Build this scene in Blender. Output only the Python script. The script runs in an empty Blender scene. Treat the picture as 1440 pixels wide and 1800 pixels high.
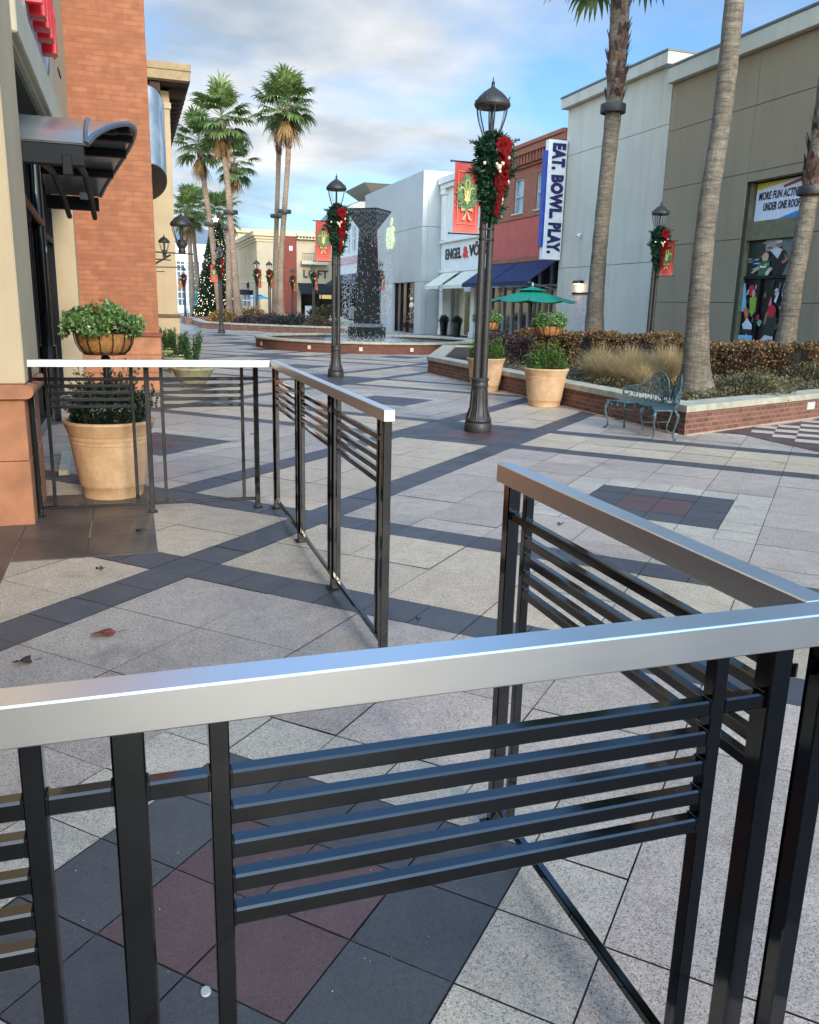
import bpy, math, random
import numpy as np
from mathutils import Vector, Matrix
R = math.radians
EXPOSURE = 0.85
SKY_STR = 0.10
SUN_E = 1.5
SUN_ANG = math.radians(10)
SKY_TINT = (0.72, 0.97, 1.20, 1)
CLOUD_LOC = (0.4, 0.2, 0.0)
CLOUD_DARK = (0.45, 0.52, 0.60, 1)
CLOUD_LIGHT = (0.95, 0.93, 0.90, 1)
CLOUD_GAIN = 5.9
PAV_ROUGH = 0.33
BACK_SKY_GAIN = 3.6
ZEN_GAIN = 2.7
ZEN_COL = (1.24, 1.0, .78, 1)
PI = math.pi
scene = bpy.context.scene
COL = scene.collection
rng = random.Random(7)
nr = np.random.RandomState(11)

# ------------------------------------------------------------------ camera
yaw, pitch, roll = 0.32307, 0.24289, 0.025568
fw = Vector((math.sin(yaw)*math.cos(pitch), math.cos(yaw)*math.cos(pitch), -math.sin(pitch)))
rt0 = Vector((math.cos(yaw), -math.sin(yaw), 0))
up0 = rt0.cross(fw)
rt = math.cos(roll)*rt0 + math.sin(roll)*up0
up = -math.sin(roll)*rt0 + math.cos(roll)*up0
cam = bpy.data.cameras.new('camera')
camo = bpy.data.objects.new('camera', cam)
COL.objects.link(camo)
cam.sensor_fit = 'HORIZONTAL'
cam.sensor_width = 36
cam.lens = 36*1463.96/1440
cam.clip_start = 0.05
cam.clip_end = 3000
camo.matrix_world = Matrix(((rt.x, up.x, -fw.x, 0), (rt.y, up.y, -fw.y, 0), (rt.z, up.z, -fw.z, 1.52), (0, 0, 0, 1)))
scene.camera = camo
scene.render.resolution_x = 819
scene.render.resolution_y = 1024
scene.view_settings.view_transform = 'Standard'
scene.view_settings.look = 'None'
scene.view_settings.exposure = EXPOSURE
scene.view_settings.gamma = 1
scene.view_settings.use_curve_mapping = False

# ------------------------------------------------------------------ sky and sun
SUN_AZ = R(180-9)      # compass bearing of the sun, clockwise from +Y: behind the camera
SUN_EL = R(20)
world = bpy.data.worlds.new('World')
scene.world = world
world.use_nodes = True
wn = world.node_tree
wn.nodes.clear()
def wnode(t, **k):
    n = wn.nodes.new(t)
    for a, b in k.items():
        if a in n.bl_rna.properties: setattr(n, a, b)
        else: n.inputs[a.replace('_', ' ')].default_value = b
    return n
sky = wnode('ShaderNodeTexSky', sky_type='NISHITA', sun_disc=False)
sky.sun_elevation = SUN_EL
sky.sun_rotation = SUN_AZ
sky.air_density = 1.0; sky.dust_density = 0.6; sky.ozone_density = 1.6
tc = wnode('ShaderNodeTexCoord')
sep = wnode('ShaderNodeSeparateXYZ'); wn.links.new(tc.outputs['Generated'], sep.inputs[0])
mz = wnode('ShaderNodeMath', operation='MAXIMUM'); wn.links.new(sep.outputs['Z'], mz.inputs[0]); mz.inputs[1].default_value = 0.0
az = wnode('ShaderNodeMath', operation='ADD'); wn.links.new(mz.outputs[0], az.inputs[0]); az.inputs[1].default_value = 0.16
dx = wnode('ShaderNodeMath', operation='DIVIDE'); wn.links.new(sep.outputs['X'], dx.inputs[0]); wn.links.new(az.outputs[0], dx.inputs[1])
dy = wnode('ShaderNodeMath', operation='DIVIDE'); wn.links.new(sep.outputs['Y'], dy.inputs[0]); wn.links.new(az.outputs[0], dy.inputs[1])
cv = wnode('ShaderNodeCombineXYZ'); wn.links.new(dx.outputs[0], cv.inputs[0]); wn.links.new(dy.outputs[0], cv.inputs[1])
mp = wnode('ShaderNodeMapping'); wn.links.new(cv.outputs[0], mp.inputs[0])
mp.inputs['Location'].default_value = CLOUD_LOC
mp.inputs['Rotation'].default_value = (0, 0, R(-14)); mp.inputs['Scale'].default_value = (0.8, 1.0, 1)
n1 = wnode('ShaderNodeTexNoise'); n1.inputs['Scale'].default_value = 1.05; n1.inputs['Detail'].default_value = 7; n1.inputs['Roughness'].default_value = 0.52; n1.inputs['Distortion'].default_value = 0.25
wn.links.new(mp.outputs[0], n1.inputs['Vector'])
# clouds thin out towards the right (east) side of the view
sx = wnode('ShaderNodeMapRange'); wn.links.new(sep.outputs['X'], sx.inputs[0])
sx.inputs[1].default_value = 0.30; sx.inputs[2].default_value = 0.66; sx.inputs[3].default_value = 0.10; sx.inputs[4].default_value = -0.13
sz = wnode('ShaderNodeMapRange'); wn.links.new(sep.outputs['Z'], sz.inputs[0])
sz.inputs[1].default_value = 0.30; sz.inputs[2].default_value = 0.62; sz.inputs[3].default_value = 0.0; sz.inputs[4].default_value = -0.24
sxz = wnode('ShaderNodeMath', operation='ADD'); wn.links.new(sx.outputs[0], sxz.inputs[0]); wn.links.new(sz.outputs[0], sxz.inputs[1])
cs = wnode('ShaderNodeMath', operation='ADD'); wn.links.new(n1.outputs['Fac'], cs.inputs[0]); wn.links.new(sxz.outputs[0], cs.inputs[1])
cr = wnode('ShaderNodeValToRGB'); wn.links.new(cs.outputs[0], cr.inputs[0])
cr.color_ramp.elements[0].position = 0.46; cr.color_ramp.elements[0].color = (0, 0, 0, 1)
cr.color_ramp.elements[1].position = 0.68; cr.color_ramp.elements[1].color = (0.93, 0.93, 0.93, 1)
n2 = wnode('ShaderNodeTexNoise'); n2.inputs['Scale'].default_value = 2.3; n2.inputs['Detail'].default_value = 6; n2.inputs['Roughness'].default_value = 0.5
mp2 = wnode('ShaderNodeMapping'); wn.links.new(cv.outputs[0], mp2.inputs[0]); mp2.inputs['Location'].default_value = (3.1, 1.7, 2)
wn.links.new(mp2.outputs[0], n2.inputs['Vector'])
cc = wnode('ShaderNodeValToRGB'); wn.links.new(n2.outputs['Fac'], cc.inputs[0])
cc.color_ramp.elements[0].position = 0.36; cc.color_ramp.elements[0].color = CLOUD_DARK
cc.color_ramp.elements[1].position = 0.66; cc.color_ramp.elements[1].color = CLOUD_LIGHT
tint = wnode('ShaderNodeMix', data_type='RGBA', blend_type='MULTIPLY')
tint.inputs[0].default_value = 1.0; tint.inputs[7].default_value = SKY_TINT
wn.links.new(sky.outputs[0], tint.inputs[6])
cmul = wnode('ShaderNodeMix', data_type='RGBA', blend_type='MULTIPLY'); cmul.inputs[0].default_value = 1.0
wn.links.new(cc.outputs[0], cmul.inputs[6]); cmul.inputs[7].default_value = (CLOUD_GAIN, CLOUD_GAIN, CLOUD_GAIN, 1); cmul.clamp_result = False
mixc = wnode('ShaderNodeMix', data_type='RGBA')
wn.links.new(cr.outputs[0], mixc.inputs[0]); wn.links.new(tint.outputs[2], mixc.inputs[6]); wn.links.new(cmul.outputs[2], mixc.inputs[7])
# added gain: unseen sky behind and left of camera brightened to light shaded walls
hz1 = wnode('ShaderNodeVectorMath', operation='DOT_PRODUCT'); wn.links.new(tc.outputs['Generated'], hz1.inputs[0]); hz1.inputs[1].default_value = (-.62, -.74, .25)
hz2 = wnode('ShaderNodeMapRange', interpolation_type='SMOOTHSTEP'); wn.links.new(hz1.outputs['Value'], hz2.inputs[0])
hz2.inputs[1].default_value = -0.05; hz2.inputs[2].default_value = 0.85; hz2.inputs[3].default_value = 1.0; hz2.inputs[4].default_value = BACK_SKY_GAIN
zen = wnode('ShaderNodeMapRange', interpolation_type='SMOOTHSTEP'); wn.links.new(sep.outputs['Z'], zen.inputs[0])   # added gain brightens the unseen sky overhead, mainly for the rail tops
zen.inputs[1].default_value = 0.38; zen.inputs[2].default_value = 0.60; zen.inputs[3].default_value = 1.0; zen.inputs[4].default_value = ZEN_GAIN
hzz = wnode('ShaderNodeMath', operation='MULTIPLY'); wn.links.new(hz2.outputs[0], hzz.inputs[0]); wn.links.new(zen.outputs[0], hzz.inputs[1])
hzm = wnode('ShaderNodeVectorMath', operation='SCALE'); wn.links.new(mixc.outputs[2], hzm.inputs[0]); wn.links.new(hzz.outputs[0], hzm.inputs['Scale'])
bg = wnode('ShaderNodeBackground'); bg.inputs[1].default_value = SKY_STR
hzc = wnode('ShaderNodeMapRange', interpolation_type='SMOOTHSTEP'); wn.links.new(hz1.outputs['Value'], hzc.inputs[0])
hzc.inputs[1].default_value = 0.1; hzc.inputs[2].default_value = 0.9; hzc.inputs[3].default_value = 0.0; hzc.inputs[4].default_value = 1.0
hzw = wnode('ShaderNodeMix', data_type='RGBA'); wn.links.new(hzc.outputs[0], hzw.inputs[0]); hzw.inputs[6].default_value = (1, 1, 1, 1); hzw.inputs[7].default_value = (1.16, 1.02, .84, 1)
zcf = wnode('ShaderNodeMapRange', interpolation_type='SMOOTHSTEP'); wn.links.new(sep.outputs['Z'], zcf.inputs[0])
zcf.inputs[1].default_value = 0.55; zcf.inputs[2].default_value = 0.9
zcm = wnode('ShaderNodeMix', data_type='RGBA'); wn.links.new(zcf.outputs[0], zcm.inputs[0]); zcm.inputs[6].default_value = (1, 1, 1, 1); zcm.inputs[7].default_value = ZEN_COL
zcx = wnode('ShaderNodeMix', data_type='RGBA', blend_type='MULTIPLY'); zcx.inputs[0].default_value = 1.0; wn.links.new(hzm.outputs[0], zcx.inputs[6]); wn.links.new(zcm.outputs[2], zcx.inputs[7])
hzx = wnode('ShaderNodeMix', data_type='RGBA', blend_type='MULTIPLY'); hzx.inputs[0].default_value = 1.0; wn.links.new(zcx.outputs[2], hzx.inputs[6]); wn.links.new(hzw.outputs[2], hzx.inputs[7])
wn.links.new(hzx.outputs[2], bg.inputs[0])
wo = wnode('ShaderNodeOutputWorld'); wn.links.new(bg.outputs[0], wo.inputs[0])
sun = bpy.data.lights.new('sun', 'SUN')
sun.energy = SUN_E
sun.angle = SUN_ANG
sun.color = (1.0, 0.90, 0.74)
suno = bpy.data.objects.new('sun', sun)
COL.objects.link(suno)
sd = Vector((math.sin(SUN_AZ)*math.cos(SUN_EL), math.cos(SUN_AZ)*math.cos(SUN_EL), math.sin(SUN_EL)))
suno.rotation_euler = (-sd).to_track_quat('-Z', 'Y').to_euler()
suno.location = sd*60

# ------------------------------------------------------------------ helpers: objects
def tag(o, label=None, cat=None, group=None, kind=None):
    if label: o['label'] = label
    if cat: o['category'] = cat
    if group: o['group'] = group
    if kind: o['kind'] = kind
    return o
def thing(name, label, cat, loc=(0, 0, 0), rz=0, group=None):
    o = bpy.data.objects.new(name, None)
    o.empty_display_size = 0.2
    COL.objects.link(o)
    o.location = loc; o.rotation_euler = (0, 0, rz)
    return tag(o, label, cat, group)
KIDS = {}
def reg(o, parent):
    if parent is not None:
        o.parent = parent
        KIDS.setdefault(parent.name, []).append(o)
def copy_tree(o, parent=None):
    c = o.copy(); COL.objects.link(c)
    if parent is not None: reg(c, parent)
    for ch in KIDS.get(o.name, []): copy_tree(ch, c)
    return c

class MB:
    def __init__(s): s.v = []; s.f = []; s.m = []; s.n = 0
    def add(s, vs, fs, mi=0, M=None):
        if M is not None: vs = [tuple(M @ Vector(p)) for p in vs]
        s.v.extend(vs)
        for f in fs: s.f.append(tuple(i+s.n for i in f)); s.m.append(mi)
        s.n += len(vs)
        return s
    def box(s, x0, x1, y0, y1, z0, z1, mi=0, M=None, b=0):
        if b > 0: return s.bbox(x0, x1, y0, y1, z0, z1, b, mi, M)
        v = [(x, y, z) for z in (z0, z1) for (x, y) in ((x0, y0), (x1, y0), (x1, y1), (x0, y1))]
        return s.add(v, [(3, 2, 1, 0), (4, 5, 6, 7), (0, 1, 5, 4), (1, 2, 6, 5), (2, 3, 7, 6), (3, 0, 4, 7)], mi, M)
    def bbox(s, x0, x1, y0, y1, z0, z1, b, mi=0, M=None):
        v = []; idx = {}
        X = (x0, x1); Y = (y0, y1); Z = (z0, z1)
        for i in (0, 1):
            for j in (0, 1):
                for k in (0, 1):
                    sx = 1 if i == 0 else -1; sy = 1 if j == 0 else -1; sz = 1 if k == 0 else -1
                    x, y, z = X[i], Y[j], Z[k]
                    idx[(i, j, k, 'x')] = len(v); v.append((x, y+sy*b, z+sz*b))
                    idx[(i, j, k, 'y')] = len(v); v.append((x+sx*b, y, z+sz*b))
                    idx[(i, j, k, 'z')] = len(v); v.append((x+sx*b, y+sy*b, z))
        g = lambda i, j, k, a: idx[(i, j, k, a)]
        f = [(g(0,0,0,'x'),g(0,0,1,'x'),g(0,1,1,'x'),g(0,1,0,'x')), (g(1,0,0,'x'),g(1,1,0,'x'),g(1,1,1,'x'),g(1,0,1,'x')),
             (g(0,0,0,'y'),g(1,0,0,'y'),g(1,0,1,'y'),g(0,0,1,'y')), (g(0,1,0,'y'),g(0,1,1,'y'),g(1,1,1,'y'),g(1,1,0,'y')),
             (g(0,0,0,'z'),g(0,1,0,'z'),g(1,1,0,'z'),g(1,0,0,'z')), (g(0,0,1,'z'),g(1,0,1,'z'),g(1,1,1,'z'),g(0,1,1,'z'))]
        for i in (0, 1):
            for j in (0, 1): f.append((g(i,j,0,'x'),g(i,j,1,'x'),g(i,j,1,'y'),g(i,j,0,'y')))
        for i in (0, 1):
            for k in (0, 1): f.append((g(i,0,k,'x'),g(i,1,k,'x'),g(i,1,k,'z'),g(i,0,k,'z')))
        for j in (0, 1):
            for k in (0, 1): f.append((g(0,j,k,'y'),g(1,j,k,'y'),g(1,j,k,'z'),g(0,j,k,'z')))
        for i in (0, 1):
            for j in (0, 1):
                for k in (0, 1): f.append((g(i,j,k,'x'),g(i,j,k,'y'),g(i,j,k,'z')))
        return s.add(v, f, mi, M)
    def lathe(s, prof, cx=0, cy=0, seg=20, mi=0, M=None, a0=0, a1=2*PI, sy=1.0):
        full = abs(a1-a0-2*PI) < 1e-6
        n = seg if full else seg+1
        v = []
        for (r, z) in prof:
            for i in range(n):
                a = a0+(a1-a0)*i/seg
                v.append((cx+r*math.cos(a), cy+sy*r*math.sin(a), z))
        f = []
        for j in range(len(prof)-1):
            for i in range(seg):
                i2 = (i+1) % n
                f.append((j*n+i, j*n+i2, (j+1)*n+i2, (j+1)*n+i))
        return s.add(v, f, mi, M)
    def cyl(s, cx, cy, z0, z1, r, seg=16, mi=0, M=None):
        return s.lathe([(0, z0), (r, z0), (r, z1), (0, z1)], cx, cy, seg, mi, M)
    def tube(s, pts, rad, seg=8, mi=0, M=None, cap=True, flat=1.0):
        pts = [Vector(p) for p in pts]
        n = len(pts)
        if not hasattr(rad, '__len__'): rad = [rad]*n
        v = []; f = []
        d0 = (pts[1]-pts[0]).normalized()
        ref = Vector((0, 0, 1)) if abs(d0.z) < 0.9 else Vector((1, 0, 0))
        u = d0.cross(ref).normalized()
        for k in range(n):
            if k == 0: d = pts[1]-pts[0]
            elif k == n-1: d = pts[-1]-pts[-2]
            else: d = pts[k+1]-pts[k-1]
            d.normalize()
            u = (u-d*u.dot(d))
            u = u.normalized() if u.length > 1e-6 else d.orthogonal().normalized()
            w = d.cross(u)
            for i in range(seg):
                a = 2*PI*i/seg
                v.append(tuple(pts[k]+u*(math.cos(a)*rad[k])+w*(math.sin(a)*rad[k]*flat)))
        for k in range(n-1):
            for i in range(seg):
                f.append((k*seg+i, k*seg+(i+1) % seg, (k+1)*seg+(i+1) % seg, (k+1)*seg+i))
        if cap:
            f.append(tuple(range(seg-1, -1, -1))); f.append(tuple((n-1)*seg+i for i in range(seg)))
        return s.add(v, f, mi, M)
    def prism(s, poly, t0, t1, axis='z', mi=0, M=None):
        # polygon (list of 2-D points) extruded along the axis between t0 and t1
        def P(p, t):
            if axis == 'z': return (p[0], p[1], t)
            if axis == 'x': return (t, p[0], p[1])
            return (p[0], t, p[1])
        n = len(poly)
        v = [P(p, t0) for p in poly]+[P(p, t1) for p in poly]
        f = [tuple(range(n-1, -1, -1)), tuple(range(n, 2*n))]
        f += [(i, (i+1) % n, n+(i+1) % n, n+i) for i in range(n)]
        return s.add(v, f, mi, M)
    def ball(s, c, r, seg=10, mi=0, M=None, sz=1.0):
        prof = [(r*math.sin(PI*i/6), -r*sz*math.cos(PI*i/6)+c[2]) for i in range(7)]
        return s.lathe(prof, c[0], c[1], seg, mi, M)
    def quads(s, Q, mi=0):
        # Q: array (n,4,3)
        n = len(Q)
        base = s.n
        s.v.extend(map(tuple, Q.reshape(-1, 3).tolist()))
        s.f.extend([(base+4*i, base+4*i+1, base+4*i+2, base+4*i+3) for i in range(n)])
        s.m.extend([mi]*n)
        s.n += 4*n
        return s
    def build(s, name, mats, parent=None, smooth=False, loc=None):
        me = bpy.data.meshes.new(name)
        me.from_pydata(s.v, [], s.f)
        if not isinstance(mats, (list, tuple)): mats = [mats]
        for m in mats: me.materials.append(m)
        if len(mats) > 1: me.polygons.foreach_set('material_index', s.m)
        if smooth:
            me.polygons.foreach_set('use_smooth', [True]*len(me.polygons))
            try: me.set_sharp_from_angle(angle=R(38))
            except Exception: pass
        me.update()
        o = bpy.data.objects.new(name, me)
        COL.objects.link(o)
        if loc is not None: o.location = loc
        reg(o, parent)
        return o

def leaves(P, size, normal_bias=None, asp=1.8, jit=0.4, up=0.0, D=None):
    """n leaf quads (rhombi) at the points P, random directions"""
    P = np.asarray(P, float); n = len(P)
    if D is None:
        D = nr.normal(size=(n, 3)); D[:, 2] += up
    D = D/np.linalg.norm(D, axis=1)[:, None]
    W = np.cross(D, nr.normal(size=(n, 3))); W /= (np.linalg.norm(W, axis=1)[:, None]+1e-9)
    L = size*(1+jit*(nr.rand(n)-.5)*2)
    L = L[:, None]; w = L/asp/2*1.0
    a = P; b = P+D*L*.5+W*w; c = P+D*L; d = P+D*L*.5-W*w
    return np.stack([a, b, c, d], 1)

# ------------------------------------------------------------------ helpers: materials
def lin(c):
    c = c/255.0
    return c/12.92 if c <= 0.04045 else ((c+0.055)/1.055)**2.4
def S(r, g, b, k=1.0): return (lin(r)*k, lin(g)*k, lin(b)*k, 1)
MATS = {}
class NT:
    def __init__(s, name):
        s.m = bpy.data.materials.new(name); s.m.use_nodes = True
        s.t = s.m.node_tree; s.b = s.t.nodes['Principled BSDF']
    def n(s, t, **k):
        x = s.t.nodes.new(t)
        for a, b in k.items(): setattr(x, a, b)
        return x
    def l(s, a, b): s.t.links.new(a, b)
    def math(s, op, a, b=None):
        x = s.n('ShaderNodeMath', operation=op)
        for i, q in enumerate((a, b)):
            if q is None: continue
            if isinstance(q, (int, float)): x.inputs[i].default_value = q
            else: s.l(q, x.inputs[i])
        return x.outputs[0]
    def noise(s, scale, detail=4, rough=.55, vec=None, dist=0):
        x = s.n('ShaderNodeTexNoise'); x.inputs['Scale'].default_value = scale; x.inputs['Detail'].default_value = detail
        x.inputs['Roughness'].default_value = rough; x.inputs['Distortion'].default_value = dist
        if vec is None:
            vec = s.obj()
        s.l(vec, x.inputs['Vector'])
        return x.outputs['Fac']
    def obj(s):
        if not hasattr(s, '_o'): s._o = s.n('ShaderNodeTexCoord').outputs['Object']
        return s._o
    def ramp(s, f, stops):
        x = s.n('ShaderNodeValToRGB'); s.l(f, x.inputs[0])
        e = x.color_ramp.elements
        while len(e) < len(stops): e.new(0.5)
        for q, (p, c) in zip(e, stops):
            q.position = p; q.color = c if len(c) == 4 else (*c, 1)
        return x.outputs[0]
    def mix(s, f, a, b, blend='MIX'):
        x = s.n('ShaderNodeMix', data_type='RGBA', blend_type=blend)
        for i, q in ((0, f), (6, a), (7, b)):
            if isinstance(q, (int, float)): x.inputs[i].default_value = q
            elif isinstance(q, tuple): x.inputs[i].default_value = q
            else: s.l(q, x.inputs[i])
        return x.outputs[2]
    def base(s, c):
        if isinstance(c, tuple): s.b.inputs['Base Color'].default_value = c
        else: s.l(c, s.b.inputs['Base Color'])
    def set(s, **k):
        for a, b in k.items():
            i = s.b.inputs[a.replace('_', ' ')]
            if isinstance(b, (int, float, tuple)): i.default_value = b
            else: s.l(b, i)
        return s
    def bump(s, h, strength=.3, dist=.01):
        x = s.n('ShaderNodeBump'); x.inputs['Strength'].default_value = strength; x.inputs['Distance'].default_value = dist
        s.l(h, x.inputs['Height']); s.l(x.outputs[0], s.b.inputs['Normal'])
def mat(name, c, rough=.6, metal=0, var=.12, scale=6, bump=0, bscale=60, bdist=.004, spec=.5, emis=None, es=1, coat=0):
    if name in MATS: return MATS[name]
    t = NT(name)
    if var > 0:
        f = t.noise(scale, 5)
        lo = tuple(x*(1-var*1.6) for x in c[:3])+(1,); hi = tuple(min(1, x*(1+var*1.6)) for x in c[:3])+(1,)
        t.base(t.ramp(f, [(.3, lo), (.7, hi)]))
    else: t.base(c)
    t.set(Roughness=rough, Metallic=metal, Specular_IOR_Level=spec)
    if coat: t.set(Coat_Weight=coat, Coat_Roughness=.06)
    if bump: t.bump(t.noise(bscale, 4), bump, bdist)
    if emis: t.set(Emission_Color=emis, Emission_Strength=float(es))
    MATS[name] = t.m
    return t.m
def brickmat(name, c1, c2, mortar, w=.22, h=.073, ms=.009, rough=.8):
    t = NT(name)
    s = t.n('ShaderNodeSeparateXYZ'); t.l(t.obj(), s.inputs[0])
    u = t.math('ADD', s.outputs[0], s.outputs[1])
    cmb = t.n('ShaderNodeCombineXYZ'); t.l(u, cmb.inputs[0]); t.l(s.outputs[2], cmb.inputs[1])
    b = t.n('ShaderNodeTexBrick'); t.l(cmb.outputs[0], b.inputs['Vector'])
    b.inputs['Color1'].default_value = c1; b.inputs['Color2'].default_value = c2; b.inputs['Mortar'].default_value = mortar
    b.inputs['Scale'].default_value = 1; b.inputs['Mortar Size'].default_value = ms; b.inputs['Mortar Smooth'].default_value = .2
    b.inputs['Bias'].default_value = 0; b.inputs['Brick Width'].default_value = w; b.inputs['Row Height'].default_value = h
    v = t.ramp(t.noise(5, 6), [(.25, (.78, .78, .78)), (.75, (1.2, 1.2, 1.2))])
    v2 = t.ramp(t.noise(70, 3), [(.2, (.85, .85, .85)), (.8, (1.12, 1.12, 1.12))])
    t.base(t.mix(1.0, t.mix(1.0, b.outputs['Color'], v, 'MULTIPLY'), v2, 'MULTIPLY'))
    inv = t.math('SUBTRACT', 1.0, b.outputs['Fac'])
    hh = t.math('ADD', inv, t.math('MULTIPLY', t.noise(60, 3), .35))
    t.bump(hh, .6, .006)
    t.set(Roughness=rough)
    MATS[name] = t.m
    return t.m
def leafmat(name, cols, rough=.5, trans=.25, spec=.4):
    """foliage: colour differs from leaf to leaf, plus broad light and dark clumps"""
    t = NT(name)
    g = t.n('ShaderNodeNewGeometry')
    c = t.ramp(g.outputs['Random Per Island'], [(i/(len(cols)-1) if len(cols) > 1 else 0, q) for i, q in enumerate(cols)])
    v = t.ramp(t.noise(3.5, 3), [(.3, (.7, .7, .7)), (.7, (1.25, 1.25, 1.25))])
    t.base(t.mix(1.0, c, v, 'MULTIPLY'))
    t.set(Roughness=rough, Specular_IOR_Level=spec)
    tr = t.n('ShaderNodeBsdfTranslucent'); t.l(t.mix(1.0, c, v, 'MULTIPLY'), tr.inputs[0])
    ms = t.n('ShaderNodeMixShader'); ms.inputs[0].default_value = trans
    out = t.t.nodes['Material Output']
    t.l(t.b.outputs[0], ms.inputs[1]); t.l(tr.outputs[0], ms.inputs[2]); t.l(ms.outputs[0], out.inputs[0])
    MATS[name] = t.m
    return t.m

M_black = mat('black_gloss_paint', (.0035, .0035, .0035, 1), .16, 0, .25, 25, .05, 160, .0004, .42, coat=.22)
def alu():
    t = NT('brushed_aluminium')
    mpn = t.n('ShaderNodeMapping'); mpn.inputs['Scale'].default_value = (2, 2, 260); t.l(t.obj(), mpn.inputs[0])
    f = t.noise(1.0, 4, .6, mpn.outputs[0])
    f2 = t.noise(3.0, 3)
    t.base(t.mix(f2, (.86, .84, .80, 1), (.92, .90, .865, 1)))
    t.set(Metallic=1.0, Roughness=t.math('ADD', t.math('ADD', t.math('MULTIPLY', f, .08), .27), t.math('MULTIPLY', t.noise(5, 4, .6), .08)))
    t.bump(f, .06, .001)
    return t.m
M_alu = alu()
def worn_paint():
    t = NT('black_gloss_railing_paint')
    f = t.noise(9, 5, .6); g = t.noise(260, 2)
    t.base(t.ramp(g, [(.3, (.0018, .0018, .002)), (.72, (.004, .004, .004)), (.82, (.02, .02, .02))]))
    t.set(Roughness=t.ramp(f, [(.35, (.05, .05, .05)), (.68, (.11, .11, .11))]), IOR=1.5, Specular_IOR_Level=.72)
    t.bump(t.noise(70, 3), .05, .001)
    return t.m
M_black = worn_paint()
M_bronze = mat('dark_bronze_paint', S(54, 49, 45), .5, .1, .2, 12, .15, 90, .001)
M_darkmetal = mat('dark_grey_metal', S(40, 38, 37), .45, .5, .15, 12)
M_terra = None
def terracotta():
    t = NT('tan_terracotta')
    f = t.noise(4.5, 6, .6); g = t.noise(60, 4)
    c = t.ramp(f, [(.25, S(178, 134, 94)), (.5, S(202, 160, 118)), (.78, S(218, 184, 144))])
    c = t.mix(1.0, c, t.ramp(g, [(.25, (.86, .86, .86)), (.75, (1.1, 1.1, 1.1))]), 'MULTIPLY')
    t.base(c); t.set(Roughness=.75); t.bump(g, .25, .003)
    return t.m
M_terra = terracotta()
M_white = mat('white_paint', S(222, 222, 220), .5, 0, .05, 5)
M_brick = brickmat('orange_brick', S(172, 108, 72), S(158, 94, 60), S(148, 98, 72), .235, .078, .008)
M_brick2 = brickmat('red_brown_brick', S(132, 84, 62), S(106, 62, 46), S(132, 104, 86), .2, .068, .01)
M_brick3 = brickmat('old_red_brick', S(160, 92, 66), S(146, 80, 58), S(150, 112, 90), .22, .075, .008)
M_fbrick = brickmat('fountain_brick', S(116, 70, 52), S(98, 58, 44), S(92, 68, 56), .2, .066, .007)
M_cap = mat('weathered_limestone', S(172, 162, 138), .75, 0, .16, 5, .4, 40, .004)
M_redstone = mat('salmon_sandstone', S(172, 114, 78), .8, 0, .14, 5, .35, 50, .004)
M_stucco = mat('beige_stucco', S(190, 166, 130), .88, 0, .05, 2.2, .35, 160, .003)
M_stuccoL = mat('pale_beige_stucco', S(196, 182, 154), .88, 0, .05, 2.2, .35, 160, .003)
M_glass = mat('dark_window_glass', (.012, .014, .016, 1), .04, 0, 0, spec=.9)
M_frame = mat('black_window_frame', (.008, .008, .009, 1), .6, 0, .1, spec=.2)
M_soil = mat('bark_mulch', S(58, 44, 34), .95, 0, .35, 30, .8, 60, .02)

def text_part(name, txt, size, m, parent, loc, rot, depth=.02, bold=.01, shear=0, align='CENTER', sx=1.0, space=1.0, fit=None):
    cu = bpy.data.curves.new(name, 'FONT')
    cu.body = txt; cu.size = size; cu.extrude = depth/2; cu.offset = bold; cu.shear = shear
    cu.align_x = align; cu.align_y = 'CENTER'; cu.space_character = space
    cu.resolution_u = 3
    tmp = bpy.data.objects.new('tmp_text', cu); COL.objects.link(tmp)
    dg = bpy.context.evaluated_depsgraph_get()
    me = bpy.data.meshes.new_from_object(tmp.evaluated_get(dg))
    bpy.data.objects.remove(tmp); bpy.data.curves.remove(cu)
    me.name = name
    me.materials.clear(); me.materials.append(m)
    if fit:
        xs = [v.co.x for v in me.vertices]; x0, x1 = min(xs), max(xs)
        me.transform(Matrix.Translation((-(x0+x1)/2 if align == 'CENTER' else -x0, 0, 0))); me.transform(Matrix.Diagonal((fit/(x1-x0), 1, 1, 1)))
    elif sx != 1.0: me.transform(Matrix.Diagonal((sx, 1, 1, 1)))
    o = bpy.data.objects.new(name, me); COL.objects.link(o)
    o.location = loc; o.rotation_euler = rot
    reg(o, parent)
    return o
FACE_L = (R(90), 0, R(-90))    # text on a wall facing -X (reads from the left side)
FACE_R = (R(90), 0, R(90))     # text on a wall facing +X
FACE_S = (R(90), 0, 0)         # text facing -Y

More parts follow.
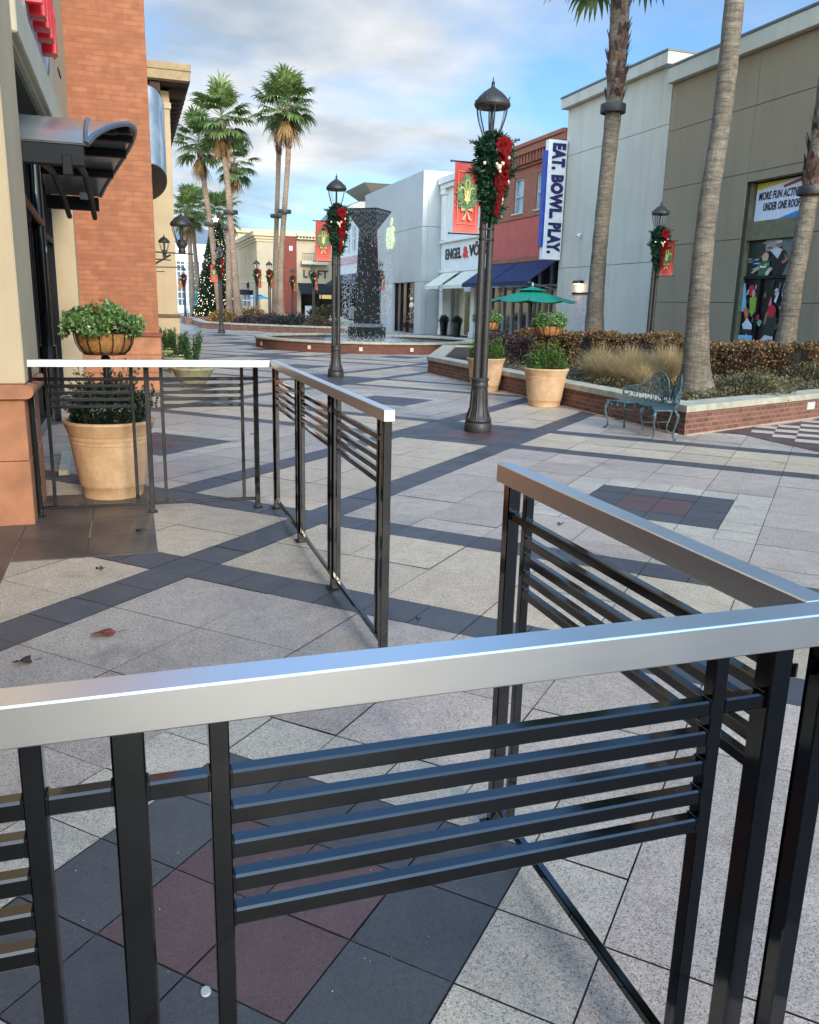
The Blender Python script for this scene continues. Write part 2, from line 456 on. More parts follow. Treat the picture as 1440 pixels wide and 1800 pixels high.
# ================================================================== GROUND
def pavermat():
    t = NT('exposed_aggregate_pavers')
    a = t.n('ShaderNodeVertexColor', layer_name='tint')
    al = a.outputs['Alpha']                              # amount of coarse speckle
    v = t.n('ShaderNodeTexVoronoi'); v.inputs['Scale'].default_value = 290; t.l(t.obj(), v.inputs['Vector'])
    sp = t.n('ShaderNodeSeparateColor'); t.l(v.outputs['Color'], sp.inputs[0])
    s1 = t.ramp(sp.outputs[0], [(0, (.34, .33, .33)), (.14, (.52, .51, .50)), (.22, (.93, .93, .93)), (.70, (1.02, 1.01, 1.0)), (.88, (1.2, 1.19, 1.17)), (1, (1.5, 1.49, 1.47))])
    s2 = t.ramp(t.noise(300, 2, .7), [(.28, (.55, .55, .55)), (.5, (1, 1, 1)), (.72, (1.7, 1.7, 1.7)), (.78, (3.2, 3.2, 3.2))])
    spk = t.mix(al, s2, s1)
    big = t.ramp(t.noise(.9, 5), [(.3, (.86, .86, .87)), (.7, (1.1, 1.09, 1.07))])
    mid = t.ramp(t.noise(7, 6, .65), [(.28, (.84, .84, .84)), (.72, (1.12, 1.12, 1.12))])
    fine = t.ramp(t.noise(55, 3), [(.3, (.9, .9, .9)), (.7, (1.08, 1.08, 1.08))])
    c = t.mix(1.0, a.outputs['Color'], spk, 'MULTIPLY')
    stain = t.ramp(t.noise(1.6, 7, .62, None, .6), [(.30, (.74, .72, .70)), (.40, (1, 1, 1)), (.74, (1, 1, 1)), (.82, (1.1, 1.09, 1.07))])
    spots = t.ramp(t.noise(26, 1, .5), [(.17, (.62, .60, .58)), (.22, (1, 1, 1))])
    for q in (big, mid, fine, stain, spots): c = t.mix(1.0, c, q, 'MULTIPLY')
    t.base(c)
    r = t.math('ADD', t.math('MULTIPLY', t.noise(2.2, 4), .32), PAV_ROUGH)
    t.set(Roughness=r, Specular_IOR_Level=.5)
    t.bump(t.math('ADD', sp.outputs[0], t.noise(90, 3)), .35, .002)
    return t.m
M_pav = pavermat()
gb = MB()
gb.box(-900, 900, -60, 1600, -.5, -.012)
tag(gb.build('ground', mat('asphalt_grey_ground', S(72, 72, 72, .8), .85, 0, .15, .5)), kind='structure')

TS = .27878
OX, OY = .2405, 4.6412
C_CREAM = np.array(S(196, 173, 146)[:3]); C_PINK = np.array(S(181, 162, 146)[:3])
C_DARK = np.array(S(78, 76, 77)[:3]); C_RED = np.array(S(94, 71, 68)[:3]); C_RING = np.array(S(188, 174, 155)[:3])
def col_lines(period_lines):
    out = []
    for k in range(-16, 16): out += [k*19+q for q in period_lines]
    return out
ULN = sorted(col_lines([0, 2, 4, 6, 8, 10, 12, 13, 14, 16, 18]))
VLN = sorted(col_lines([0, 1, 3, 5, 6, 7, 9, 11, 13, 15, 17]))
tq = []; tcol = []
def put_tile(u0, v0, u1, v1, c, a):
    g = .0026 if (u1-u0) > 1 or (v1-v0) > 1 else .0024
    k = .70710678*TS
    z = rng.uniform(-.0012, .0012)
    tx, ty = rng.gauss(0, .0016), rng.gauss(0, .0016)
    gg = g/TS
    p = []
    for (u, v) in ((u0+gg, v0+gg), (u1-gg, v0+gg), (u1-gg, v1-gg), (u0+gg, v1-gg)):
        p.append((OX+k*(u+v), OY+k*(v-u), z + tx*(u-u0)*TS + ty*(v-v0)*TS))
    tq.append(p)
    f = rng.uniform(.9, 1.09)
    tcol.append((c[0]*f*rng.uniform(.985, 1.015), c[1]*f, c[2]*f*rng.uniform(.985, 1.015), a))
def cellcol(i, j):
    iu, jv = i % 19, j % 19; bi, bj = i//19, j//19
    if jv in (0, 5) or iu in (13, 18): return C_DARK, .4, True
    if 5 <= iu <= 8 and 10 <= jv <= 13:
        return (C_RED if iu in (6, 7) and jv in (11, 12) else C_DARK), .4, True
    if 14 <= iu <= 17 and 1 <= jv <= 4 and (bi, bj) in ((-1, 1), (-2, 2), (-3, 3), (-4, 4), (-5, 5), (0, 2)):
        return (C_RED if iu in (15, 16) and jv in (2, 3) or (bi, bj) == (-1, 1) and not (iu in (14,) ) else C_DARK), .4, True
    if 4 <= iu <= 9 and 9 <= jv <= 14: return C_RING, .9, False
    if 1 <= jv <= 4 or 14 <= iu <= 17: return C_CREAM, 1.0, False
    return C_PINK, 1.0, False
def vis(x, y): return -9 < x < 22 and -6 < y < 100 and (y > 62 or x < 16.2) and (x > -2.4 or y > 16)
for a in range(len(ULN)-1):
    for b in range(len(VLN)-1):
        u0, u1, v0, v1 = ULN[a], ULN[a+1], VLN[b], VLN[b+1]
        k = .70710678*TS
        cx, cy = OX+k*((u0+u1)/2+(v0+v1)/2), OY+k*((v0+v1)/2-(u0+u1)/2)
        if not vis(cx, cy): continue
        cols = {}
        apron = cy < .55    # added out of view: pavers darkened so the railing faces reflect dark
        small = False
        for i in range(u0, u1):
            for j in range(v0, v1):
                c = cellcol(i, j); cols[(i, j)] = c
                small = small or c[2]
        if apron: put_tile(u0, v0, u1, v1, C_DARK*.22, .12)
        elif not small and (u1-u0) <= 2 and (v1-v0) <= 2:
            c = cellcol(u0, v0)
            put_tile(u0, v0, u1, v1, c[0], c[1])
        else:
            for (i, j), c in cols.items(): put_tile(i, j, i+1, j+1, c[0], c[1])
pm = bpy.data.meshes.new('plaza_paving')
Q = np.array(tq)
pm.from_pydata(Q.reshape(-1, 3).tolist(), [], [(4*i, 4*i+1, 4*i+2, 4*i+3) for i in range(len(Q))])
ca = pm.color_attributes.new('tint', 'FLOAT_COLOR', 'CORNER')
ca.data.foreach_set('color', np.repeat(np.array(tcol), 4, axis=0).ravel())
pm.materials.append(M_pav)
po = bpy.data.objects.new('plaza_paving', pm); COL.objects.link(po)
tag(po, kind='structure')
jb = MB(); jb.add([(-12, -6.5, -.006), (24, -6.5, -.006), (24, 140, -.006), (-12, 140, -.006)], [(0, 1, 2, 3)])
tag(jb.build('joint_sand', mat('joint_sand', S(58, 54, 50), .95, 0, .3, 20)), kind='structure')
# far plaza beyond the individually laid pavers
fb = MB(); fb.add([(-30, 99, -.002), (60, 99, -.002), (60, 300, -.002), (-30, 300, -.002)], [(0, 1, 2, 3)])
tag(fb.build('far_pavement', mat('far_paving', S(140, 138, 138), .6, 0, .15, .6)), kind='structure')
# square brown stone tiles in front of the entrance
M_brown = None
def browntile():
    t = NT('brown_slate_tiles')
    f = t.noise(3, 6); g = t.noise(120, 3)
    c = t.ramp(f, [(.3, S(66, 56, 50)), (.7, S(98, 82, 70))])
    t.base(t.mix(1.0, c, t.ramp(g, [(.3, (.85, .85, .85)), (.7, (1.15, 1.15, 1.15))]), 'MULTIPLY'))
    t.set(Roughness=.42); t.bump(f, .2, .003)
    return t.m
bt = MB()
for i, j in [(i, j) for i in range(3) for j in range(4)]+[(i, j) for i in range(-3, 1) for j in range(-14, 0)]:  # second block lies out of view, added so the side rails reflect dark
        x0, y0 = -1.15+i*.4165, 5.152+j*.44
        bt.box(x0+.003, x0+.4135, y0+.003, y0+.437, .001, .006+rng.uniform(0, .001))
tag(bt.build('entrance_tiles', browntile()), kind='structure')
# red paving with pale checks by the right-hand planter
rb = MB()
rb.add([(7.38, 5.0, .005), (13.5, 5.0, .005), (13.5, 11.4, .005), (7.5, 9.1, .005)], [(0, 1, 2, 3)])
rbo = rb.build('red_paving', M_pav)
def tintall(o, c):
    ca = o.data.color_attributes.new('tint', 'FLOAT_COLOR', 'CORNER')
    ca.data.foreach_set('color', np.tile(np.array(c), (len(o.data.loops), 1)).ravel())
tintall(rbo, (*C_RED*.9, .15)); tag(rbo, kind='structure')
cb = MB()
k = .70710678*TS
for i in range(-2, 30):
    for j in range(16, 60):
        if (i+j) % 2: continue
        cx, cy = OX+k*(i+j+1), OY+k*(j-i)
        if cx < 7.62 or cx > 13.2 or cy < 5.2 or cy > 9.18+(cx-7.6)*.385: continue
        p = [(OX+k*(u+v), OY+k*(v-u), .009) for (u, v) in ((i, j), (i+1, j), (i+1, j+1), (i, j+1))]
        cb.add(p, [(0, 1, 2, 3)])
cbo = cb.build('pale_checks', M_pav); tintall(cbo, (*C_PINK*1.25, .7)); tag(cbo, kind='structure')

# ================================================================== RAILINGS
ZT = 1.105
def railing(label, loc, rz, L, posts, name='patio_railing', x_start=0.0, left_off=0, right_off=0, group='patio railings', end_pickets=(True, True), ext=None, endgap=.1, endshift=0):
    """runs along local +X, top rail from 0 to L; posts = local x of the post centres"""
    t = thing(name, label, 'railing', loc, rz, group)
    b = MB(); b.box(0, L, -.025, .025, 1.055, ZT, 0, None, .0022)
    b.build('top_rail', M_alu, t)
    for p in posts:
        e = endshift if p == posts[-1] else 0
        b = MB(); b.box(p-.018, p+.018, e-.018, e+.018, .008, 1.055, 0, None, .0025)
        o = b.build('post', M_black, t)
        f = MB(); f.box(p-.034, p+.034, e-.034, e+.034, .006, .012, 0, None, .002)
        reg(f.build('foot_plate', M_darkmetal), o)
    for a, c in zip(posts[:-1], posts[1:]):
        pk = (a+.1, c-(endgap if c == posts[-1] else .1))
        for p in pk:
            b = MB(); b.box(p-.0115, p+.0115, -.0115, .0115, .084, 1.055, 0, None, .0016); b.build('picket', M_black, t)
        for k_ in range(5):
            zt = .984-k_*.0475
            b = MB()
            if k_ == 0:
                b.box(a+.018, pk[0]-.0115, -.011, .011, zt-.024, zt, 0, None, .0028)
                b.box(pk[0]+.0115, pk[1]-.0115, -.011, .011, zt-.024, zt, 0, None, .0028)
                b.box(pk[1]+.0115, c-.018, -.011, .011, zt-.024, zt, 0, None, .0028)
            else:
                b.box(pk[0]+.0115, pk[1]-.0115, -.011, .011, zt-.024, zt, 0, None, .0028)
            # weld beads where the bar meets the pickets
            xs = [pk[0]+.0125, pk[1]-.0125]
            if k_ == 0: xs += [a+.019, c-.019, pk[0]-.0125, pk[1]+.0125]
            for x in xs:
                for y in (-.0105, .0105):
                    b.tube([(x, y, zt-.022), (x, y*1.05, zt-.001)], .0022, 5)
                b.tube([(x, -.0105, zt), (x, .0105, zt)], .0022, 5)
            b.build('bar', M_black, t)
        b = MB(); b.box(a+.018, c-.018, -.011, .011, .06, .083, 0, None, .0025); b.build('bottom_rail', M_black, t)
    return t
# back-left railing, runs along X in front of the planter pot
railing('black railing with pale aluminium top, before the large tan pot by the left wall', (-.71, 6.213, 0), 0, 1.675, [.05, .805, 1.57])
# from its corner towards the camera
railing('black railing running back to the corner, left of the gap, its free end facing us', (.993, 6.236, 0), R(-90), 2.981, [.075, 1.035, 1.99, 2.945])
railing('black railing slanting into the right foreground, far end beside the gap', (.967, 2.066, 0), R(-90), 1.137, [.055, 1.119], endgap=.055, endshift=.045)
railing('nearest black railing across the bottom of the photo, with a wide bright aluminium top rail', (-1.02, .904, 0), 0, 2.062, [.096, .994, 1.892])

# ================================================================== LEFT BUILDING (restaurant)
lb = thing('restaurant_building', 'beige restaurant building with brick pier and dark storefront glass along the left edge', 'building', (0, 0, 0))
XF = -.72
# column nearest the camera: salmon stone base, torus moulding, stucco shaft
b = MB(); b.box(-2.2, -.68, 6.02, 6.92, .0, .44, 0, None, .006); b.box(-2.2, -.683, 6.023, 6.917, .443, .86, 0, None, .006)
b.build('column_base', M_redstone, lb)
b = MB()
pf = [(-.665, .862)]+[(-.665+.045*math.sin(a*PI/8), .907-.045*math.cos(a*PI/8)) for a in range(9)]+[(-.665, .955)]
b.prism([(-2.2, .862)]+pf+[(-2.2, .955)], 5.985, 6.955, 'y')
b.build('base_moulding', M_redstone, lb)
b = MB(); b.box(-2.2, -.665, 6.0, 6.94, .957, 9.5, 0, None, .01); b.build('column_shaft', M_stucco, lb)
b = MB(); b.box(-3.5, XF-.08, 6.94, 15.0, 3.31, 9.5); b.box(-3.5, XF-.001, 6.94, 15.0, 3.64, 9.5, 0, None, .01); b.build('upper_wall', M_stucco, lb)
b = MB(); b.box(-3.5, XF+.09, 6.94, 14.99, 3.29, 3.633, 0, None, .012); b.box(-3.5, XF+.04, 6.945, 14.98, 3.255, 3.289); b.build('lintel_band', M_stuccoL, lb)
b = MB(); b.box(-3.5, XF-.0, 6.945, 14.95, 3.2, 3.253); b.build('soffit', mat('green_grey_soffit', S(84, 84, 70), .9), lb)
b = MB(); b.box(-3.5, XF-.015, 14.45, 15.0, 0, 3.2, 0, None, .01); b.build('jamb', M_stucco, lb)
# storefront glazing set back from the facade
XG = -1.08
b = MB(); b.box(XG-.03, XG, 6.94, 14.45, .12, 3.2); b.build('glazing', mat('storefront_glass', (.03, .032, .034, 1), .03, 0, 0, spec=1.0), lb)
fr = MB()
for y in (7.0, 8.1, 9.2, 9.75, 10.9, 12.0, 13.1, 14.39): fr.box(XG-.05, XG+.05, y-.03, y+.03, .1, 3.19)
for z in (.06, 2.30, 3.12): fr.box(XG-.048, XG+.046, 6.94, 14.44, z, z+.08)
fr.build('window_frame', M_frame, lb)
b = MB(); b.box(XG-.02, XG+.1, 6.94, 14.44, .0, .055); b.build('sill', mat('grey_concrete_sill', S(120, 116, 110), .8), lb)
# awning bar inside the recess and the rainwater column
b = MB(); b.tube([(-.93, 7.0, 2.6), (-.93, 11.35, 2.36)], .035, 8); b.build('recess_rail', mat('brown_metal', S(92, 70, 52), .5, .3), lb)
dp = thing('downspout', 'round black drain column standing against the storefront glass behind the railing', 'drainpipe', (-.97, 11.35, 0))
b = MB(); b.lathe([(0, .0), (.1, .0), (.1, .93), (.072, .94), (.072, .95)], 0, 0, 20); b.build('sleeve', M_black, dp, True)
b = MB(); b.lathe([(.07, .945), (.07, 3.1), (0, 3.1)], 0, 0, 20); b.build('pipe', M_black, dp, True)
b = MB(); b.box(.06, .074, -.02, .02, 2.03, 2.1); b.build('sticker', M_white, dp)
# brick pier
b = MB(); b.box(-.87, .475, 15.0, 21.9, .96, 9.5, 0, None, .006); b.build('brick_pier', M_brick, lb)
b = MB()
for k_ in range(3):
    z0 = .0+k_*.3
    x = -.87
    off = (0, .22, .06)[k_]
    xs = [-.87, -.87+.36+off, -.87+.82+off*.6, .50]
    for q in range(3):
        b.box(xs[q]+.004, xs[q+1]-.004, 14.97, 15.3, z0+.004, z0+.296, 0, None, .006)
    for q in range(9): b.box(.2, .5, 15.305+q*.715, 15.305+q*.715+.71, z0+.004, z0+.296, 0, None, .006)
b.box(-.86, .49, 14.985, 21.9, 0, .9)
b.build('pier_base', M_redstone, lb)
b = MB(); b.box(-.88, .53, 14.94, 21.9, .9, .958, 0, None, .012); b.build('pier_moulding', mat('brown_stone', S(132, 74, 56), .8), lb)
# unseen continuation of the building, its dark wall added to darken rail reflections
b = MB(); b.box(-4.5, -2.2, -16, 5.98, 3.3, 9.5); b.build('side_wall', M_stucco, lb)
b = MB(); b.box(-4.5, -1.36, -16, 5.97, 0, .8); b.box(-4.5, -1.36, -16, 5.97, 3.0, 3.29)
for y in (-15.5, -12.5, -9.5, -6.5, -3.5, -.5, 2.4, 5.2): b.box(-4.5, -1.36, y, y+.5, .8, 3.0)
b.build('unseen_dark_wall', mat('unseen_wall_black', S(34, 31, 29), .7, 0, .15, 3, spec=.2), lb)
b = MB(); b.box(-1.6, -1.55, -16, 5.97, .8, 3.0); b.build('glazing', MATS['dark_window_glass'], lb)
rb2 = thing('unseen_rear_building', 'low building added out of view behind the camera, darkening railing reflections', 'building', (0, 0, 0))  # added block that hides the low bright sky from the railing reflections
b = MB(); b.box(-22, 34, -30, -20, 2.9, 5.0); b.box(-22, 34, -30, -20.4, 0, 2.9); b.build('wall', mat('brown_grey_stucco', S(120, 108, 92), .9, 0, .05, 1), rb2)
b = MB(); b.box(-21, 33, -20.39, -20.3, .2, 2.8); b.build('shop_glass', MATS['dark_window_glass'], rb2)
# sign on the upper wall
sg = thing('restaurant_sign', 'red raised lettering over a pale lavender oval on the upper left wall', 'sign', (XF, 9.6, 3.9))
b = MB()
ov = [(1.25*math.cos(2*PI*i/40), .2+.46*math.sin(2*PI*i/40)) for i in range(40)]
b.prism(ov, 0.0, .03, 'x'); b.build('oval_panel', mat('pale_lavender_panel', S(196, 186, 190), .5), sg)
b = MB()
for (r_, w_) in ((1.2, .015),):
    pts = [(.034, r_*math.cos(2*PI*i/48), .2+r_*.36*math.sin(2*PI*i/48)) for i in range(49)]
    b.tube(pts, .012, 5)
b.build('oval_outline', mat('grey_line', S(110, 100, 108), .5), sg)
M_redsign = mat('red_sign_acrylic', S(205, 22, 34), .3, 0, .08, spec=.6)
yy = -1.15
for i_, (w, z0, z1) in enumerate([(.16, .02, .62), (.17, -.02, .55), (.15, .05, .58), (.18, .0, .50), (.13, .06, .52), (.2, .02, .60), (.17, .08, .5), (.15, .0, .42)]):
    b = MB()
    b.box(.03, .17, yy, yy+.05, z0, z1, 0, None, .006)
    if i_ % 2 == 0: b.box(.03, .17, yy+.052, yy+w, z1-.07, z1, 0, None, .006); b.box(.03, .17, yy+.052, yy+w-.03, (z0+z1)/2-.03, (z0+z1)/2+.03, 0, None, .006)
    else: b.box(.03, .17, yy+.052, yy+w, z0, z0+.07, 0, None, .006); b.box(.03, .17, yy+w-.05, yy+w, z0+.072, z1-.04, 0, None, .006)
    b.build('letter', M_redsign, sg)
    yy += w+.05
# slotted vents above the sign
b = MB()
for y in (11.9, 12.9): b.box(XF-.01, XF+.012, y, y+.5, 4.42, 4.45)
b.build('wall_slot', M_frame, lb)

# curved glass canopy over the door
cn = thing('door_canopy', 'bowed glass door canopy with black ribs jutting from the left wall', 'canopy', (0, 0, 0))
Y0, Y1 = 6.98, 10.35; XI, XO = -.78, -.235; ZC = 2.60
def cs_(t):          # near-to-far profile
    y = Y0+(Y1-Y0)*t
    z = ZC+.40*math.sin(PI*min(1, t*1.0))**.72
    xo = XO+.37*math.sin(PI*t)**.9
    return y, z, xo
NP = 28
v = []; f = []
for i in range(NP+1):
    y, z, xo = cs_(i/NP)
    for j in range(7):
        x = XI+(xo-XI)*j/6
        v.append((x, y, z))
for i in range(NP):
    for j in range(6): f.append((i*7+j, i*7+j+1, (i+1)*7+j+1, (i+1)*7+j))
gm = NT('frosted_canopy_glass'); gm.base((.17, .18, .17, 1)); gm.set(Roughness=.25, Transmission_Weight=.35, IOR=1.3)
b = MB(); b.add(v, f); b.add([(p[0], p[1], p[2]+.012) for p in v], [tuple(reversed(q)) for q in f])
b.build('canopy_glass', gm.m, cn, True)
M_silver = mat('polished_steel_trim', (.30, .305, .31, 1), .5, 1, .04)
b = MB(); b.tube([(cs_(i/NP)[2]+.008, cs_(i/NP)[0], cs_(i/NP)[1]+.008) for i in range(NP+1)], .022, 8); b.build('rim_trim', M_silver, cn, True)
b = MB(); b.tube([(XO+.0, cs_(i/NP)[0], cs_(i/NP)[1]+.02) for i in range(0, 12)], .016, 8); b.build('seam_trim', M_silver, cn, True)
for t_ in (.0, .2, .36, .53, .7, .86, 1.0):
    y, z, xo = cs_(t_)
    b = MB(); hh = .15 if t_ in (0.0, 1.0) else .07
    b.box(XI, xo-.012, y-.05, y+.05, z-hh, z-.012, 0, None, .004); b.build('purlin', M_frame, cn)
for xr in (-.56, -.30):
    b = MB()
    b.tube([(xr, Y0+.02, ZC-.12), (xr, 8.3, ZC-.03), (xr, 9.5, ZC-.10), (xr, Y1+.03, ZC-.22)], .028, 8, flat=1.0); b.build('rib', M_frame, cn)
b = MB(); b.box(-.40, -.33, Y0-.06, Y0-.02, ZC-.22, ZC-.08, 0, None, .005); b.build('light_fitting', M_frame, cn)
b = MB(); b.box(-.43, -.30, 10.1, 10.14, ZC-.06, ZC+.01); b.build('bracket', M_silver, cn)
b = MB()
for xr in (-.70,): b.tube([(xr, Y0+.05, ZC-.14), (XF-.02, Y0+.05, ZC-.55)], .018, 6)
b.build('wall_stay', M_black, cn)

# blade panel on the street side of the brick pier
pn = thing('curved_wall_panel', 'half-round panel painted like cloudy sky on the street side of the brick pier', 'sign', (.475, 18.95, 0))
arc = [(.40*math.cos(a)*1.0, 2.95*math.sin(a)) for a in [(-PI/2+PI*i/24) for i in range(25)]]
v = []; f = []
for (dx_, dy_) in arc: v += [(dx_, dy_, 3.79), (dx_, dy_, 5.02)]
for i in range(24): f.append((2*i, 2*i+2, 2*i+3, 2*i+1))
skm = NT('painted_sky_panel')
skm.base(skm.ramp(skm.noise(2.2, 5), [(.38, S(138, 154, 168)), (.55, S(172, 184, 192)), (.7, S(204, 208, 208))])); skm.set(Roughness=.6, Specular_IOR_Level=.25)
b = MB(); b.add(v, f); b.build('painted_face', skm.m, pn, True)
b = MB(); b.prism(arc, 3.77, 3.79, 'z'); b.prism(arc, 5.02, 5.04, 'z'); b.build('end_plate', mat('dark_underside', S(66, 60, 54), .7), pn)

# sconces on the pier
def lantern_parts(t, z, k=1.0, seg=12, x0=0, y0=0):
    """open lantern: cap, rim, struts, urn; z = level of the urn's foot"""
    b = MB()
    b.lathe([(0, z+.36*k), (.2*k, z+.36*k), (.215*k, z+.385*k), (.21*k, z+.42*k), (.165*k, z+.475*k), (.11*k, z+.525*k), (.05*k, z+.565*k), (.022*k, z+.585*k), (.02*k, z+.61*k), (0, z+.615*k)], x0, y0, seg)
    cap = b.build('lantern_cap', M_bronze, t, True)
    b = MB(); b.lathe([(0, z+.61*k), (.018*k, z+.615*k), (.022*k, z+.632*k), (.008*k, z+.65*k), (.004*k, z+.69*k), (0, z+.7*k)], x0, y0, 8)
    for a in range(4):
        an = PI/4+a*PI/2
        b.ball((x0+.2*k*math.cos(an), y0+.2*k*math.sin(an), z+.425*k), .016*k, 6)
        b.tube([(x0+.2*k*math.cos(an), y0+.2*k*math.sin(an), z+.42*k), (x0+.218*k*math.cos(an), y0+.218*k*math.sin(an), z+.46*k)], .008*k, 5)
    reg(b.build('finial', M_bronze), cap)
    b = MB()
    for a in range(6):
        an = a*PI/3+.3
        pts = [(r_*k, zz*k) for r_, zz in ((.19, .36), (.178, .28), (.155, .2), (.125, .12), (.1, .05))]
        b.tube([(x0+r_*math.cos(an), y0+r_*math.sin(an), z+zz) for r_, zz in pts], .0085*k, 5)
    b.build('lantern_strut', M_bronze, t, True)
    b = MB()
    b.lathe([(0, z-.16*k), (.06*k, z-.16*k), (.075*k, z-.12*k), (.062*k, z-.06*k), (.085*k, z-.03*k), (.11*k, z+.02*k), (.105*k, z+.05*k), (.07*k, z+.07*k), (.075*k, z+.1*k), (.05*k, z+.11*k), (.02*k, z+.12*k), (.018*k, z+.34*k), (.07*k, z+.36*k)], x0, y0, seg)
    b.build('lantern_urn', M_bronze, t, True)
def sconce(x, y, k, label):
    t = thing('wall_sconce', label, 'wall lamp', (x, y, 0), 0, 'wall lanterns on the brick pier')
    ax = .5*k
    lantern_parts(t, 2.47, k*.9, 12, ax, 0)
    b = MB()
    b.tube([(0, 0, 2.34), (ax*.5, 0, 2.335), (ax*1.4, 0, 2.325)], .014, 6)
    b.tube([(0, 0, 2.12), (ax*.6, 0, 2.30)], .02, 6); b.tube([(0, 0, 2.08), (ax*.95, 0, 2.09)], .011, 6)
    b.tube([(.0, 0, 2.0), (.02, 0, 2.5)], .02, 6)
    b.build('bracket_arm', M_bronze, t)
sconce(.475, 16.2, 1.0, 'larger, nearer iron lantern on an arm from the brick pier corner')
sconce(.475, 19.0, .62, 'smaller, farther iron lantern beside the tan tower wall')

# tan tower with broad eaves behind the pier
tw = thing('tan_tower_building', 'tan stucco tower with a deep overhanging bracketed eave behind the brick pier', 'building', (0, 0, 0))
b = MB(); b.box(-6, 1.17, 22.0, 40, 1.16, 6.25, 0, None, .01); b.build('wall', M_stucco, tw)
b = MB(); b.box(-6, 1.2, 21.97, 40.03, 0, 1.09, 0, None, .01); b.build('plinth', M_stucco, tw)
b = MB(); b.box(-6, 1.24, 21.93, 40.06, 1.09, 1.158, 0, None, .01); b.build('plinth_moulding', mat('brown_trim', S(112, 86, 58), .8), tw)
b = MB(); b.box(-6.3, 1.2, 21.96, 40.1, 5.86, 6.0, 0, None, .01); b.build('frieze', M_stuccoL, tw)
b = MB(); b.box(-6.5, 1.62, 21.4, 40.6, 6.37, 6.56); b.box(-6.5, 1.64, 21.38, 40.6, 6.565, 6.72, 0, None, .01); b.build('fascia', mat('tan_fascia', S(166, 142, 106), .8), tw)
b = MB(); b.box(-6.5, 1.6, 21.42, 40.58, 6.33, 6.368); b.build('eave_soffit', mat('dark_brown_soffit', S(62, 44, 32), .8), tw)
for i in range(35):
    b = MB()
    if i < 34: b.box(1.172, 1.55, 22.1+i*.53, 22.3+i*.53, 6.14, 6.328)
    else: b.box(.72, .95, 21.5, 21.99, 6.12, 6.328)
    b.build('eave_bracket', mat('brown_wood_bracket', S(70, 50, 38), .8), tw)
b = MB(); b.box(-6, 1.0, 40.05, 41.0, 0, 4.5); b.build('rear_wall', M_stucco, tw)

# ================================================================== STREET LAMPS, WREATHS, BANNERS
def make_lamp(label, loc):
    t = thing('street_lamp', label, 'street lamp', loc, 0, 'twin-pole lantern street lamps')
    b = MB()
    b.lathe([(0, 0), (.168, 0), (.172, .012), (.172, .105), (.162, .118), (.150, .122), (.163, .13), (.168, .145), (.160, .165), (.135, .19), (.118, .25), (.103, .34), (.097, .44), (.098, .55), (.108, .56), (.110, .585), (.100, .60), (.102, .63), (.112, .64), (.112, .66), (.098, .672), (0, .672)], 0, 0, 28)
    for a in range(8):
        an = a*PI/4+.2
        b.tube([(.15*math.cos(an), .15*math.sin(an), .17), (.112*math.cos(an), .112*math.sin(an), .3), (.1*math.cos(an), .1*math.sin(an), .52)], [.012, .009, .007], 5)
    b.build('lamp_base', M_bronze, t, True)
    for x in (-.049, .049):
        b = MB(); b.lathe([(.046, .67), (.043, 1.6), (.040, 3.28), (0, 3.28)], x, 0, 16); b.build('pole', M_bronze, t, True)
    for z in (2.3, 2.42):
        b = MB(); pts = [(-.049, -.05), (.049, -.05), (.085, -.035), (.101, 0), (.085, .035), (.049, .05), (-.049, .05), (-.085, .035), (-.101, 0), (-.085, -.035)]
        b.prism(pts, z, z+.02, 'z'); b.build('pole_clamp', M_darkmetal, t)
    b = MB(); b.lathe([(0, 3.20), (.07, 3.2), (.085, 3.22), (.06, 3.27), (0, 3.27)], 0, 0, 14, sy=.8); b.build('pole_collar', M_bronze, t, True)
    lantern_parts(t, 3.41, .98, 16)
    gl = NT('seeded_lantern_glass') if 'seeded' not in MATS else None
    if gl:
        gl.base((.9, .92, .92, 1)); gl.set(Roughness=.08, Transmission_Weight=1.0, IOR=1.05, Alpha=.35); MATS['seeded'] = gl.m
    b = MB(); b.lathe([(.085, 3.475), (.14, 3.58), (.17, 3.752)], 0, 0, 16); b.build('lantern_glass', MATS['seeded'], t, True)
    return t
M_fir = leafmat('fir_wreath_needles', [S(10, 34, 22), S(22, 58, 36), S(34, 76, 46), S(16, 46, 28), S(54, 92, 60)], .55, .12)
M_ribbon = mat('red_organza_ribbon', S(108, 6, 12), .8, 0, .3, 30, .3, 140, .003, .15)
M_orn = mat('pearl_gold_bauble', S(232, 214, 176), .16, .35, .1, 8)
M_lite = mat('warm_fairy_light', (1, .9, .7, 1), .5, 0, 0, emis=(1, .82, .55, 1), es=2.2)
